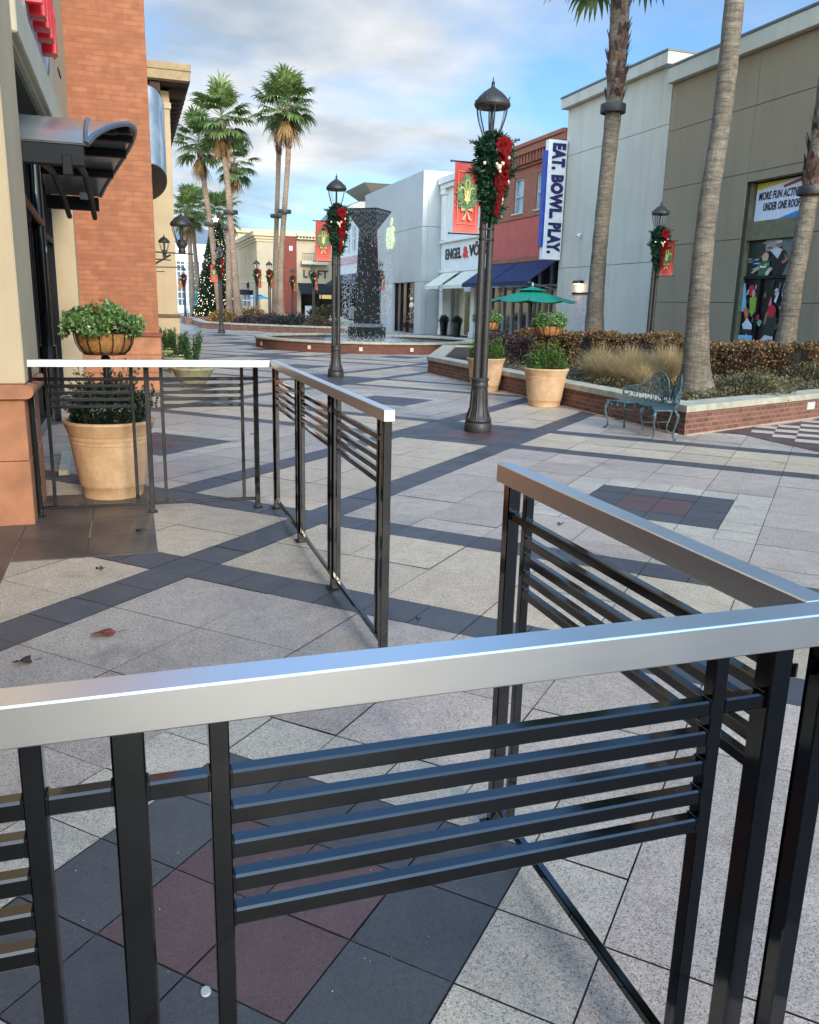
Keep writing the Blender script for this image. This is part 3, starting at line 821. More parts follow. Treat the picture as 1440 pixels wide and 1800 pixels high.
def make_wreath(label, loc):
    t = thing('christmas_swag', label, 'wreath', loc, 0, 'evergreen swags with red bows on the lamp posts')
    prof = [(2.46, .03), (2.56, .07), (2.7, .11), (2.86, .165), (3.02, .20), (3.18, .225), (3.32, .21), (3.42, .15), (3.47, .05)]
    zs = [p[0] for p in prof]; rs = [p[1] for p in prof]
    n = 4200
    z = 2.46+nr.rand(n)**.85*1.01
    r = np.interp(z, zs, rs)*(.52+.44*nr.rand(n)**.5)*(1+.12*np.sin(z*23)+.1*nr.randn(n))
    a = nr.rand(n)*2*PI
    P = np.stack([r*np.cos(a), r*np.sin(a)*.8, z], 1)
    D = np.stack([np.cos(a), np.sin(a)*.8, nr.randn(n)*.5-.1], 1)+nr.randn(n, 3)*.5
    b = MB(); b.quads(leaves(P, .075, asp=3.6, D=D))
    # a few stray sprigs
    for s_ in range(16):
        an = rng.uniform(0, 2*PI); zz = rng.uniform(2.6, 3.45); r0 = float(np.interp(zz, zs, rs))
        d = Vector((math.cos(an), math.sin(an)*.8, rng.uniform(-.1, .6))).normalized()
        p0 = Vector((r0*math.cos(an), r0*math.sin(an)*.8, zz))
        pts = np.array([tuple(p0+d*q) for q in np.linspace(0, .11, 14)])
        b.quads(leaves(np.repeat(pts, 3, 0), .05, asp=4, D=np.array(tuple(d))[None, :]+nr.randn(42, 3)*.6))
    b.build('greenery', M_fir, t)
    b = MB()
    # bow: pleated organza loops gathered at knots, long tails
    def petal(cx, cy, cz, an, L, w, tilt=0.0):
        dv = Vector((math.sin(an), -abs(math.sin(tilt))*.6-.15, math.cos(an))).normalized()
        sd_ = Vector((math.cos(an), 0, -math.sin(an))); nn = dv.cross(sd_).normalized()
        n1, n2 = 12, 26; v = []; f = []
        ph = rng.uniform(0, 6)
        for i in range(n1+1):
            t_ = i/n1; r_ = w*(math.sin(PI*min(.985, t_**.8))**.75+.04)
            for k in range(n2):
                a = 2*PI*k/n2; pl = 1+.20*math.cos(a*7+ph+t_*2)*math.sin(PI*t_)+.07*math.cos(a*13+t_*9)
                v.append(tuple(Vector((cx, cy, cz))+dv*L*t_+sd_*(r_*pl*math.cos(a))+nn*(r_*.5*pl*math.sin(a))))
        for i in range(n1):
            for k in range(n2): f.append((i*n2+k, i*n2+(k+1) % n2, (i+1)*n2+(k+1) % n2, (i+1)*n2+k))
        b.add(v, f)
    for an, L, w in ((-1.4, .12, .045), (-.7, .13, .05), (-.1, .13, .052), (.55, .13, .05), (1.25, .13, .05), (2.1, .12, .045), (-2.3, .10, .04), (3.0, .16, .045)):
        petal(.035, -.19, 3.31, an, L, w, rng.uniform(-1, 1))
    for (cx, cz, k) in ((.085, 3.08, .8), (.09, 2.94, .75), (.05, 2.80, .7), (.03, 2.66, .6), (.025, 2.55, .5)):
        for an in (-.9+rng.uniform(-.2, .2), .7+rng.uniform(-.2, .2), 2.7): petal(cx, -.16+(3.0-cz)*.16, cz, an, .11*k, .042*k, rng.uniform(-1, 1))
    def strip(pts, w, tw=0):
        v = []; f = []
        for i, p in enumerate(pts):
            a_ = tw*i/len(pts)
            dx_, dy_ = math.cos(a_)*w/2, math.sin(a_)*w/2
            wv = 1+.15*math.sin(i*2.1)
            v += [(p[0]-dx_*wv, p[1]-dy_, p[2]), (p[0], p[1]-.014, p[2]-.002), (p[0]+dx_*wv, p[1]+dy_, p[2])]
        for i in range(len(pts)-1):
            for j in (0, 1): f.append((3*i+j, 3*i+j+1, 3*i+4+j, 3*i+3+j))
        b.add(v, f); b.add([(x, y+.006, z) for x, y, z in v], [tuple(reversed(q)) for q in f])
    strip([(.06+.03*math.sin(i*.8), -.20+.006*i-.0*i, 3.27-i*.045) for i in range(13)], .10, .6)
    strip([(.02+.02*math.sin(i*.7+1), -.20+.008*i, 3.25-i*.055) for i in range(14)], .085, -.7)
    b.build('red_bow', M_ribbon, t, True)
    for (x, z_, r_) in [(-.05, 3.1, .026), (-.015, 3.075, .03), (.03, 3.12, .022), (.0, 3.03, .018), (.16, 2.93, .026), (.12, 3.19, .02), (.08, 2.72, .03), (.1, 2.68, .024), (.06, 2.64, .018), (.17, 3.33, .02), (-.18, 3.12, .02)]:
        rr = float(np.interp(z_, zs, rs))
        yy = -math.sqrt(max(.0, rr*rr-x*x))*.85-.02
        b = MB(); b.ball((x, yy-.01, z_), r_*1.2, 10); b.build('bauble', M_orn, t, True)
    return t
M_ban = None
def banmat():
    t = NT('red_orange_banner_cloth')
    s = t.n('ShaderNodeSeparateXYZ'); t.l(t.obj(), s.inputs[0])
    f = t.math('ADD', s.outputs[2], t.math('MULTIPLY', t.noise(3, 3), .2))
    t.base(t.ramp(t.math('SUBTRACT', f, 2.3), [(.1, S(206, 92, 74)), (.45, S(186, 58, 42)), (.95, S(162, 44, 30))]))
    t.set(Roughness=.6)
    return t.m
M_ban = banmat()
M_banline = mat('banner_pale_line', S(226, 120, 92), .6, 0, .05)
M_gold = mat('printed_gold', S(190, 172, 100), .5, 0, .12, 40)
M_bangreen = mat('printed_green', S(72, 112, 60), .6, 0, .5, 45)
M_banbow = mat('printed_tan_ribbon', S(208, 142, 100), .6, 0, .12, 30)
def make_banner(label, loc, side=-1):
    t = thing('street_banner', label, 'banner', loc, 0, 'red holiday banners on the lamp posts')
    X0, X1 = side*.115, side*.435
    Y = 0.0
    b = MB(); v = []; f = []
    for i in range(9):
        for j in range(17):
            x = X0+(X1-X0)*i/8; z = 2.375+.775*j/16
            v.append((x, Y+.008*math.sin(i*.9+j*.25)+.004*math.sin(j*.8), z))
    for i in range(8):
        for j in range(16):
            q = (i*17+j, (i+1)*17+j, (i+1)*17+j+1, i*17+j+1)
            f.append(q)
    b.add(v, f); b.add([(x, y+.003, z) for x, y, z in v], [tuple(reversed(q)) for q in f])
    c = b.build('banner_cloth', M_ban, t, True)
    for z in (2.362, 3.158):
        b = MB(); b.tube([(side*.03, Y, z), (side*.475, Y, z)], .009, 6); b.ball((side*.48, Y, z), .014, 6); b.build('banner_rod', M_black, t)
    cx = (X0+X1)/2; yf = Y-.02
    k = .9
    b = MB()
    for (xa, xb, za, zb) in ((-.115, .115, 3.05, 3.056), (-.115, .115, 2.47, 2.476), (-.118, -.113, 2.47, 3.056), (.113, .118, 2.47, 3.056)): b.box(cx+xa, cx+xb, yf, yf+.003, za, zb)
    reg(b.build('printed_border', M_banline), c)
    # wreath printed behind the lily
    n = 420
    a = nr.rand(n)*2*PI; r = .095+.022*nr.randn(n)
    P = np.stack([cx+r*np.cos(a), np.full(n, yf-.001)-nr.rand(n)*.002, 2.79+r*1.25*np.sin(a)], 1)
    D = nr.randn(n, 3); D[:, 1] = 0
    D /= np.linalg.norm(D, axis=1)[:, None]
    W = np.cross(D, np.array([[0, 1, 0]]))
    L_ = .034; Q_ = np.stack([P, P+D*L_*.5+W*L_*.22, P+D*L_, P+D*L_*.5-W*L_*.22], 1)
    b = MB(); b.quads(Q_)
    Pt = np.stack([cx+nr.randn(90)*.018, np.full(90, yf-.002), 2.93+nr.rand(90)*.07], 1)
    D = nr.randn(90, 3)*.5; D[:, 1] = 0; D[:, 2] += 1; D /= np.linalg.norm(D, axis=1)[:, None]; W = np.cross(D, np.array([[0, 1, 0]]))
    b.quads(np.stack([Pt, Pt+D*.017+W*.006, Pt+D*.034, Pt+D*.017-W*.006], 1))
    reg(b.build('printed_wreath', M_bangreen), c)
    b = MB()
    yq = yf-.006
    el = [(cx+.026*math.cos(q*PI/12), 2.905+.052*math.sin(q*PI/12)) for q in range(25)]
    b.tube([(x, yq, z) for x, z in el], .006, 5)
    for s_ in (-1, 1):
        b.tube([(cx+s_*x, yq, z) for x, z in ((.012, 2.78), (.024, 2.83), (.05, 2.868), (.078, 2.872), (.1, 2.852), (.113, 2.825))], [.008, .011, .011, .009, .007, .003], 6)
    b.prism([(cx-.045, 2.852), (cx-.03, 2.76), (cx-.04, 2.735), (cx-.012, 2.72), (cx, 2.68), (cx+.012, 2.72), (cx+.04, 2.735), (cx+.03, 2.76), (cx+.045, 2.852), (cx, 2.84)], yq-.002, yq+.002, 'y')
    reg(b.build('printed_lily', M_gold, None, True), c)
    b = MB()
    for s_ in (-1, 1):
        b.prism([(cx, 2.63), (cx+s_*.07, 2.655), (cx+s_*.075, 2.61)], yq-.001, yq+.001, 'y')
        b.prism([(cx, 2.62), (cx+s_*.07, 2.51), (cx+s_*.02, 2.52)], yq-.001, yq+.001, 'y')
    reg(b.build('printed_ribbon', M_banbow), c)
    return t
lamps = [((4.12, 9.67), 'nearest street lamp, tall twin-pole lantern on red and grey pavers'),
         ((4.16, 17.65), 'second street lamp, in front of the left side of the fountain'),
         ((4.20, 41.7), 'street lamp on the open walkway in front of the low curved planting bed'),
         ((4.27, 69.7), 'distant lamp near the closed teal umbrella'),
         ((12.15, 18.05), 'lamp rising behind the coppery hedge in front of the grey and olive walls'),
         ((14.14, 48.9), 'lamp seen through the falling water right of the fountain pillar'),
         ((11.84, 56.8), 'distant lamp in front of the right end of the storefront lettering'),
         ((11.91, 64.9), 'distant lamp against the red brick pilaster'),
         ((8.54, 54.5), 'distant lamp right of the bright blue umbrella'),
         ((7.64, 53.7), 'distant lamp left of the bright blue umbrella')]
wl = ['large evergreen swag with red bow on the nearest street lamp', 'evergreen swag on the second lamp by the fountain', 'dark swag on the lamp by the curved bed',
      'small distant swag near the closed teal umbrella', 'evergreen swag with red bow on the lamp behind the hedge', 'swag blurred behind the falling water', 'swag on the lamp before the storefront lettering',
      'swag on the lamp by the red brick pilaster', 'swag right of the blue umbrella', 'swag left of the blue umbrella']
bl = ['red banner with gold lily on the nearest street lamp', 'red lily banner on the second lamp by the fountain', 'red banner on the lamp by the curved bed', 'small distant red banner near the closed teal umbrella',
      'red banner peeking out behind the hedge lamp', 'red banner behind the falling water', 'red banner beside the storefront lettering', 'red banner by the red brick pilaster', 'red banner right of the blue umbrella', 'red banner left of the blue umbrella']
WS = .93
lp = make_lamp(lamps[0][1], (*lamps[0][0], 0)); wp = make_wreath(wl[0], (lamps[0][0][0]+.03, lamps[0][0][1]-.05, .02))
wp.scale = (.92, .92, .95); wp.location.z = .17
bL = make_banner(bl[0], (*lamps[0][0], 0), -1); bR = None
for i_, ((x, y), lab) in enumerate(lamps):
    if i_ == 0: continue
    o = copy_tree(lp); o.location = (x, y, 0); o['label'] = lab
    w = copy_tree(wp); w.location = (x+.03, y-.05, .17); w['label'] = wl[i_]; w.rotation_euler = (0, 0, rng.uniform(-.4, .4))
    if x < 5: q = copy_tree(bL)
    else:
        if bR is None: bR = make_banner(bl[i_], (x, y, 0), 1); q = bR
        else: q = copy_tree(bR)
    q.location = (x, y, 0); q['label'] = bl[i_]
    if i_ == 4: q.rotation_euler = (0, 0, R(-60))
    if i_ == 3: w.location.x = x-.02

# ================================================================== POTS
M_coir = None
def coirm():
    t = NT('coconut_fibre_liner')
    f = t.noise(35, 6, .7, None, 1.5)
    t.base(t.ramp(f, [(.3, S(120, 76, 38)), (.55, S(172, 118, 62)), (.75, S(204, 156, 92))])); t.set(Roughness=.9); t.bump(f, .7, .01)
    return t.m
M_coir = coirm()
M_box = leafmat('boxwood_leaves', [S(18, 34, 18), S(34, 56, 26), S(26, 44, 24), S(52, 78, 34)], .4, .12, .5)
M_yew = leafmat('bright_evergreen_leaves', [S(34, 62, 20), S(70, 104, 36), S(98, 132, 48), S(48, 78, 28)], .45, .2)
M_pansy = leafmat('pansy_leaves', [S(60, 92, 40), S(98, 132, 62), S(128, 156, 84), S(44, 72, 34), S(150, 168, 120)], .5, .25)
M_petal = mat('white_petals', S(236, 234, 214), .6, 0, .05)
def pot_profile(r0, r1, h):
    P = [(0, 0), (r0-.012, 0), (r0, .01), (r0+.01, .09)]
    def rr(z): return r0+(r1-.02-r0)*(z/h)**.85
    for z in (.1, .104, .108):
        P.append((rr(z)-(.006 if z == .104 else 0), z))
    for z in np.linspace(.14, h*.68, 6): P.append((rr(z), z))
    for zc in (.70, .755, .81):
        z = h*zc
        P += [(rr(z), z-.006), (rr(z)-.006, z-.002), (rr(z)-.006, z+.002), (rr(z)+.003, z+.006)]
    P += [(rr(h*.84)+.004, h*.84), (r1-.004, h-.035), (r1+.004, h-.02), (r1, h-.004), (r1-.012, h), (r1-.03, h-.006), (r1-.045, h-.05), (0, h-.055)]
    return P
def shrub_ball(t, name, m, c, rx, rz_, n, size, asp=1.7, rough=.16, ry=None, rim=None):
    ry = ry or rx
    d = nr.normal(size=(n, 3)); d /= np.linalg.norm(d, axis=1)[:, None]
    d[:, 2] = np.abs(d[:, 2])*1.0-.12
    lump = 1+rough*np.sin(d[:, 0]*7+c[0])*np.cos(d[:, 1]*6)+rough*.6*nr.randn(n)
    rad = (.55+.45*nr.rand(n)**.4)*lump
    P = np.array(c)+d*rad[:, None]*np.array([rx, ry, rz_])
    if rim:
        rr_ = np.hypot(P[:, 0], P[:, 1]); ok = (rr_ < rim[0]) | (P[:, 2] > rim[1]+.05+.5*(rr_-rim[0])); P = P[ok]; d = d[ok]; n = len(P)
    b = MB(); b.quads(leaves(P, size, asp=asp, D=d+nr.randn(n, 3)*.7))
    return b.build(name, m, t) if name else b
def planted_pot(label, loc, r0, r1, h, leafm, bush, basket_r, name='planter_pot', group='tan pots with hanging baskets on posts', dens=1.0, lr=.3, lsize=.03):
    t = thing(name, label, 'planter', loc, rng.uniform(0, 6), group)
    b = MB(); b.lathe(pot_profile(r0, r1, h), 0, 0, 40); pot = b.build('pot', M_terra, t, True)
    b = MB(); b.cyl(0, 0, h-.07, h-.04, r1-.05, 20); b.build('soil', M_soil, t)
    n = int(5200*dens)
    sb_ = shrub_ball(t, None, leafm, (0, 0, h-.02), bush, .34, n, lsize, 1.7, rim=(r1-.06, h))
    # upright sprigs breaking the outline, and a few bare stems
    b = sb_; P = []; D = []
    st = MB()
    for s_ in range(26):
        an = rng.uniform(0, 2*PI); rr = rng.uniform(.1, bush*.95)
        p0 = Vector((rr*math.cos(an), rr*math.sin(an), h+.1+.2*(1-(rr/bush)**2)))
        d = Vector((math.cos(an)*.3, math.sin(an)*.3, 1)).normalized(); L_ = rng.uniform(.08, .2)
        st.tube([tuple(p0-d*.2), tuple(p0+d*L_)], .0022, 4)
        for q in range(16):
            P.append(tuple(p0+d*L_*(q/15))); D.append(tuple(Vector((rng.gauss(0, 1), rng.gauss(0, 1), .5))))
    b.quads(leaves(P, lsize, D=np.array(D))); b.build('shrub', leafm, t)
    st.build('stems', mat('grey_brown_twig', S(120, 104, 82), .8), t)
    b = MB(); b.tube([(0, 0, h-.06), (0, 0, 1.125)], .022, 10); b.lathe([(.023, 1.0), (.034, 1.01), (.034, 1.08), (.023, 1.09)], 0, 0, 10); b.build('basket_post', M_darkmetal, t, True)
    br = basket_r
    b = MB(); b.lathe([(0, 1.112), (br*.66, 1.112), (br*.8, 1.135), (br*.93, 1.19), (br*.985, 1.26), (br*.95, 1.268), (0, 1.25)], 0, 0, 32); b.build('coir_liner', M_coir, t, True)
    b = MB()
    for q in range(14):
        an = q*2*PI/14
        b.tube([((rr+.004)*math.cos(an), (rr+.004)*math.sin(an), z) for rr, z in ((br*.66, 1.108), (br*.8, 1.131), (br*.94, 1.188), (br*1.0, 1.268))], .0045, 5)
    b.tube([((br+.004)*math.cos(a*PI/16), (br+.004)*math.sin(a*PI/16), 1.27) for a in range(33)], .007, 6)
    b.tube([((br*.68)*math.cos(a*PI/16), (br*.68)*math.sin(a*PI/16), 1.106) for a in range(33)], .006, 6)
    b.build('basket_wire', M_darkmetal, t)
    n = int(4200*dens)
    a = nr.rand(n)*2*PI; r = np.sqrt(nr.rand(n))*lr
    z = 1.285+.15*nr.rand(n)*(1-.35*(r/lr)**2)*(1+.35*np.sin(a*3+1))+.03*np.sin(a*5)-np.maximum(0, r-br*.95)*nr.rand(n)*.7
    P = np.stack([r*np.cos(a), r*np.sin(a), z], 1)
    b = MB(); b.quads(leaves(P, .03, asp=1.5, up=.6)); b.build('pansies', M_pansy, t)
    for q in range(int(26)):
        b = MB()
        an = rng.uniform(0, 2*PI); rr = rng.uniform(.5, 1.02)*lr
        p = Vector((rr*math.cos(an), rr*math.sin(an), 1.33+rng.uniform(-.1, .1)*(rr/lr)+.04))
        for w in range(5):
            a2 = w*2*PI/5; ux = Vector((math.cos(an), math.sin(an), .5)).normalized(); e1 = ux.orthogonal().normalized(); e2 = ux.cross(e1)
            d = e1*math.cos(a2)+e2*math.sin(a2)
            s_ = ux.cross(d)
            b.add([tuple(p), tuple(p+d*.011+s_*.008), tuple(p+d*.02), tuple(p+d*.011-s_*.008)], [(0, 1, 2, 3)])
        if q % 2 == 0 or lr > .3: b.build('white_flower', M_petal, t)
    return t
planted_pot('large tan pot with dark boxwood and a coir flower basket, behind the left railing', (-.185, 6.86, 0), .225, .338, .61, M_box, .34, .215, dens=1.3, lr=.29, lsize=.026)
planted_pot('tan pot with bright green shrub and flower basket standing against the brick planter wall', (6.30, 12.12, 0), .25, .362, .61, M_yew, .35, .225, lr=.28)
planted_pot('farther tan pot half hidden behind the nearest street lamp', (6.3, 14.55, 0), .25, .362, .61, M_yew, .35, .225, lr=.28)
# stone bowls with evergreens along the tan tower
M_stoneurn = mat('mossy_cast_stone', S(146, 136, 104), .85, 0, .2, 9, .4, 60, .003)
M_conif = leafmat('conifer_needles', [S(34, 58, 34), S(62, 92, 50), S(92, 118, 64), S(46, 74, 44)], .55, .2)
def urn(label, loc, k, bh):
    t = thing('stone_bowl_planter', label, 'planter', loc, rng.uniform(0, 6), 'stone bowl planters by the brick pier')
    b = MB(); b.lathe([(0, 0), (.2*k, 0), (.22*k, .02*k), (.2*k, .05*k), (.24*k, .1*k), (.31*k, .2*k), (.35*k, .29*k), (.385*k, .32*k), (.39*k, .345*k), (.375*k, .36*k), (.33*k, .355*k), (.3*k, .32*k), (0, .3*k)], 0, 0, 32); b.build('bowl', M_stoneurn, t, True)
    P = []; D = []
    for s_ in range(34):
        an = rng.uniform(0, 2*PI); lean = rng.uniform(.05, .36); L_ = bh*rng.uniform(.6, 1)*(1-.25*lean)
        d = Vector((math.cos(an)*lean, math.sin(an)*lean, 1)).normalized()
        for q in range(34):
            u = q/33
            p = Vector((math.cos(an)*.05, math.sin(an)*.05, .33*k))+d*L_*u
            for w in range(3):
                P.append(tuple(p)); D.append((d.x*.8+rng.gauss(0, .55), d.y*.8+rng.gauss(0, .55), d.z*.7+rng.gauss(0, .35)))
    b = MB(); b.quads(leaves(P, .055, asp=4.5, D=np.array(D))); b.build('evergreen', M_conif, t)
    n = 700; a = nr.rand(n)*2*PI; r = (.5+.5*nr.rand(n))*.33*k
    b = MB(); b.quads(leaves(np.stack([r*np.cos(a), r*np.sin(a), .35*k+nr.rand(n)*.05], 1), .035, asp=1.4, up=.7)); b.build('trailing_flowers', M_pansy, t)
    b = MB()
    for q in range(24):
        an = rng.uniform(0, 2*PI); rr = .3*k*rng.uniform(.6, 1.1)
        b.ball((rr*math.cos(an), rr*math.sin(an), .40*k), .013, 6)
    b.build('blossoms', M_petal, t)
urn('nearest stone bowl with evergreen, seen above and below the rail', (1.04, 15.55, 0), 1.0, .68)
urn('middle stone bowl with evergreen against the tan tower', (.97, 18.7, 0), .95, .6)
urn('farthest stone bowl with evergreen against the tan tower', (.86, 21.3, 0), .95, .6)
# bits on the ground
tag(MB().box(-.045, .045, -.5, .5, .0, .05, 0, Matrix.Translation((-.625, 8.2, .006)) @ Matrix.Rotation(.04, 4, 'Z'), .004).build('timber_block', mat('weathered_pale_timber', S(196, 180, 150), .8, 0, .2, 20, .3, 60)), 'pale weathered timber block lying on the paving beside the big pot', 'timber')
def leaf_thing(x, y, r, m, label, n=9, rag=.35):
    b = MB(); pts = []
    for i in range(n*2):
        a = 2*PI*i/(n*2); rr = r*(1 if i % 2 == 0 else 1-rag*.6)*rng.uniform(.65, 1.2)*(1-.25*abs(math.sin(a)))
        pts.append((rr*math.cos(a), rr*.7*math.sin(a), .012+.012*math.sin(a*2+x)+rng.uniform(0, .006)))
    c = (0, 0, .012)
    b.add([c]+pts, [(0, i+1, (i+1) % (2*n)+1) for i in range(2*n)])
    b.tube([(r*.8, 0, .012), (r*1.4, .01, .014)], .0015, 4)
    tag(b.build('fallen_leaf', m, loc=(x, y, 0)), label, 'leaf', 'leaves fallen on the paving')
M_dl = mat('red_brown_leaf', S(108, 40, 26), .45, 0, .3, 40, .3, 80); M_dl2 = mat('dark_dead_leaf', S(48, 34, 28), .7, 0, .3, 40)
leaf_thing(-.188, 3.863, .075, M_dl, 'red-brown maple leaf lying flat on the pavers behind the nearest rail', 5)
leaf_thing(-.505, 3.621, .055, M_dl2, 'dark shrivelled leaf at the far left on the pavers', 7, .6)
leaf_thing(0.0, 5.68, .05, M_dl2, 'small dark leaf on the brown entrance tiles', 7, .6)
leaf_thing(-.236, 4.88, .025, M_dl2, 'tiny dark leaf on the cream paver left of the dark band', 5, .5)
for q_, (x_, y_, r_) in enumerate([(2.9, 5.2, .03), (-.1, 8.6, .03), (1.9, 7.9, .025), (2.2, 4.7, .02), (1.3, 9.8, .03)]): leaf_thing(x_, y_, r_, M_dl2, ['small dark leaf on the pavers right of the gap', 'small dark leaf on the paving beside the big pot', 'small dark leaf on the pavers midway to the nearest lamp', 'tiny dark leaf on the cream pavers behind the slanting rail', 'small dark leaf on the pavers left of the nearest lamp'][q_], 6, .5)
leaf_thing(1.287, 3.666, .02, M_dl2, 'tiny dark leaf right of the railing end post', 4, .5)
for (x, y, r_, l_) in [(.086, 1.621, .012, 'flat white gum spot on a dark paver below the rail'), (.36, 1.827, .006, 'small pale chip on the red paver')]:
    b = MB(); b.lathe([(0, .004), (r_*.9, .004), (r_, .002), (r_, 0)], 0, 0, 12, sy=1.3); tag(b.build('pale_speck', mat('dried_gum', S(176, 178, 172), .6), loc=(x, y, .002)), l_, 'debris')
cr_ = MB()
for q in range(26):
    x, y = rng.uniform(-.3, .8), rng.uniform(1.3, 2.2); r_ = rng.uniform(.0008, .0018)
    cr_.ball((x, y, .003), r_, 5)
tag(cr_.build('grit', mat('white_grit', S(210, 208, 200), .6)), kind='stuff')

# ================================================================== RIGHT PLANTER
def inset(poly, d):
    n = len(poly); out = []
    for i in range(n):
        p0, p1, p2 = Vector(poly[i-1]), Vector(poly[i]), Vector(poly[(i+1) % n])
        e1 = (p1-p0).normalized(); e2 = (p2-p1).normalized()
        n1 = Vector((-e1.y, e1.x)); n2 = Vector((-e2.y, e2.x))
        m = (n1+n2); m = m/(m.length_squared/2+1e-9)*1.0
        out.append(tuple(p1+m*d))
    return out
def ring(b, outer, inner, z0, z1):
    n = len(outer)
    v = [(*p, z0) for p in outer]+[(*p, z1) for p in outer]+[(*p, z0) for p in inner]+[(*p, z1) for p in inner]
    f = []
    for i in range(n):
        j = (i+1) % n
        f += [(i, j, n+j, n+i), (n+i, n+j, 3*n+j, 3*n+i), (2*n+j, 2*n+i, 3*n+i, 3*n+j), (j, i, 2*n+i, 2*n+j)]
    b.add(v, f)
PO = [(6.66, 8.93), (14.7, 12.05), (14.7, 24.3), (9.1, 24.3), (6.62, 18.7)]    # counter-clockwise
pl = thing('raised_planter', 'low brick planter wall with limestone cap around the palms, behind the metal bench', 'planter wall', (0, 0, 0))
b = MB(); ring(b, PO, inset(PO, .3), 0, .295); b.build('brick_wall', M_brick2, pl)
b = MB(); ring(b, inset(PO, -.03), inset(PO, .37), .295, .37); ring(b, inset(PO, -.022), inset(PO, .362), .37, .378); b.build('stone_cap', M_cap, pl)
b = MB(); b.prism(inset(PO, .28), .25, .335, 'z'); b.build('soil', M_soil, pl)
b = MB(); b.box(9.75, 10.0, -.01, .02, .13, .23, 0, Matrix.Translation((0, 0, 0)))
u_ = Vector((8.04, 3.12)).normalized()
Mw = Matrix.Translation((6.66+u_.x*3.35, 8.93+u_.y*3.35, 0)) @ Matrix.Rotation(math.atan2(u_.y, u_.x), 4, 'Z')
b = MB(); b.box(-.12, .12, -.012, .01, .14, .25, 0, Mw); b.build('step_light', mat('pale_plaque', S(190, 188, 170), .5), pl)
b = MB(); b.box(0, 8.2, -.045, 0, .0, .012, 0, Matrix.Translation((6.66, 8.93, 0)) @ Matrix.Rotation(math.atan2(u_.y, u_.x), 4, 'Z')); b.box(6.57, 6.615, 9.0, 18.6, 0, .012); b.build('mortar_edge', mat('pale_mortar_edge', S(182, 150, 126), .9), pl)
# hedges
M_copper = leafmat('coppery_hedge_leaves', [S(80, 56, 36), S(126, 90, 54), S(156, 116, 70), S(92, 68, 42), S(66, 64, 36), S(184, 148, 100)], .5, .15, .4)
M_plum = leafmat('plum_shrub_leaves', [S(52, 38, 42), S(74, 54, 56), S(92, 72, 68), S(60, 54, 48)], .6, .15)
M_core = mat('shaded_twigs', S(34, 24, 18), .95, 0, .3, 20)
M_under = leafmat('groundcover_leaves', [S(56, 58, 34), S(92, 88, 56), S(124, 112, 76), S(70, 54, 36), S(150, 136, 96)], .6, .2)
def hedge(label, path, w, z0, z1, m, n, size=.05, name='hedge', cat='hedge', group=None):
    t = thing(name, label, cat, (0, 0, 0), 0, group)
    b = MB()
    segs = []
    for p, q in zip(path[:-1], path[1:]):
        segs.append((Vector(p), Vector(q), (Vector(q)-Vector(p)).length))
    tot = sum(s[2] for s in segs)
    for p, q, L_ in segs:
        d = (q-p).normalized(); a = math.atan2(d.y, d.x)
        b.box(-.1, L_+.1, -w/2+.16, w/2-.16, z0-.05, z1-.13, 0, Matrix.Translation((p.x, p.y, 0)) @ Matrix.Rotation(a, 4, 'Z'))
    b.build('branches', M_core, t)
    P = np.zeros((n, 3)); D = np.zeros((n, 3))
    for i in range(n):
        s = rng.uniform(-.25, tot+.25); k_ = 0
        while k_ < len(segs)-1 and s > segs[k_][2]: s -= segs[k_][2]; k_ += 1
        p, q, L_ = segs[k_]; d = (q-p).normalized(); nn = Vector((-d.y, d.x))
        hw = w/2*(1+.10*math.sin(s*5+k_)+.06*math.sin(s*13)); zt = z1+.035*math.sin(s*4.3+1)+.02*math.sin(s*15)
        side = rng.random()
        if side < .42: off = rng.uniform(-hw, hw); z = zt; nd = (0, 0, 1)
        elif side < .82: off = -hw; z = rng.uniform(z0, zt); nd = (-nn.x, -nn.y, .2)
        else: off = hw; z = rng.uniform(z0, zt); nd = (nn.x, nn.y, .2)
        dep = abs(rng.gauss(0, .07))
        c = p+d*s+nn*off
        P[i] = (c.x-nd[0]*dep, c.y-nd[1]*dep, z-nd[2]*dep)
        D[i] = (nd[0]+rng.gauss(0, .7), nd[1]+rng.gauss(0, .7), nd[2]+rng.gauss(0, .7))
    lv = MB(); lv.quads(leaves(P, size, asp=1.6, D=D))
    lv.build('leaves', m, t)
    return t
hedge('long coppery clipped hedge behind the golden grasses, left of the big palm trunk', [(8.55, 17.2), (9.4, 16.2), (11.25, 15.35)], 1.0, .33, 1.05, M_copper, 17000)
hedge('coppery hedge block between the two big palm trunks on the right', [(9.75, 13.85), (11.75, 12.95), (12.9, 13.2)], .9, .33, .98, M_copper, 15000)
hedge('dull plum-brown shrub at the left end of the coppery hedge', [(7.75, 17.6), (8.35, 17.0)], .95, .33, .92, M_plum, 6000, .045, 'plum_shrub', 'shrub')
M_redshade = leafmat('dark_red_hedge_leaves', [S(40, 22, 18), S(66, 36, 26), S(30, 20, 18)], .5, .1)
hedge('dark maroon shrub just left of the biggest palm trunk', [(9.0, 12.5), (9.2, 13.6)], .5, .33, .9, M_redshade, 3500, .045, 'maroon_shrub', 'shrub')
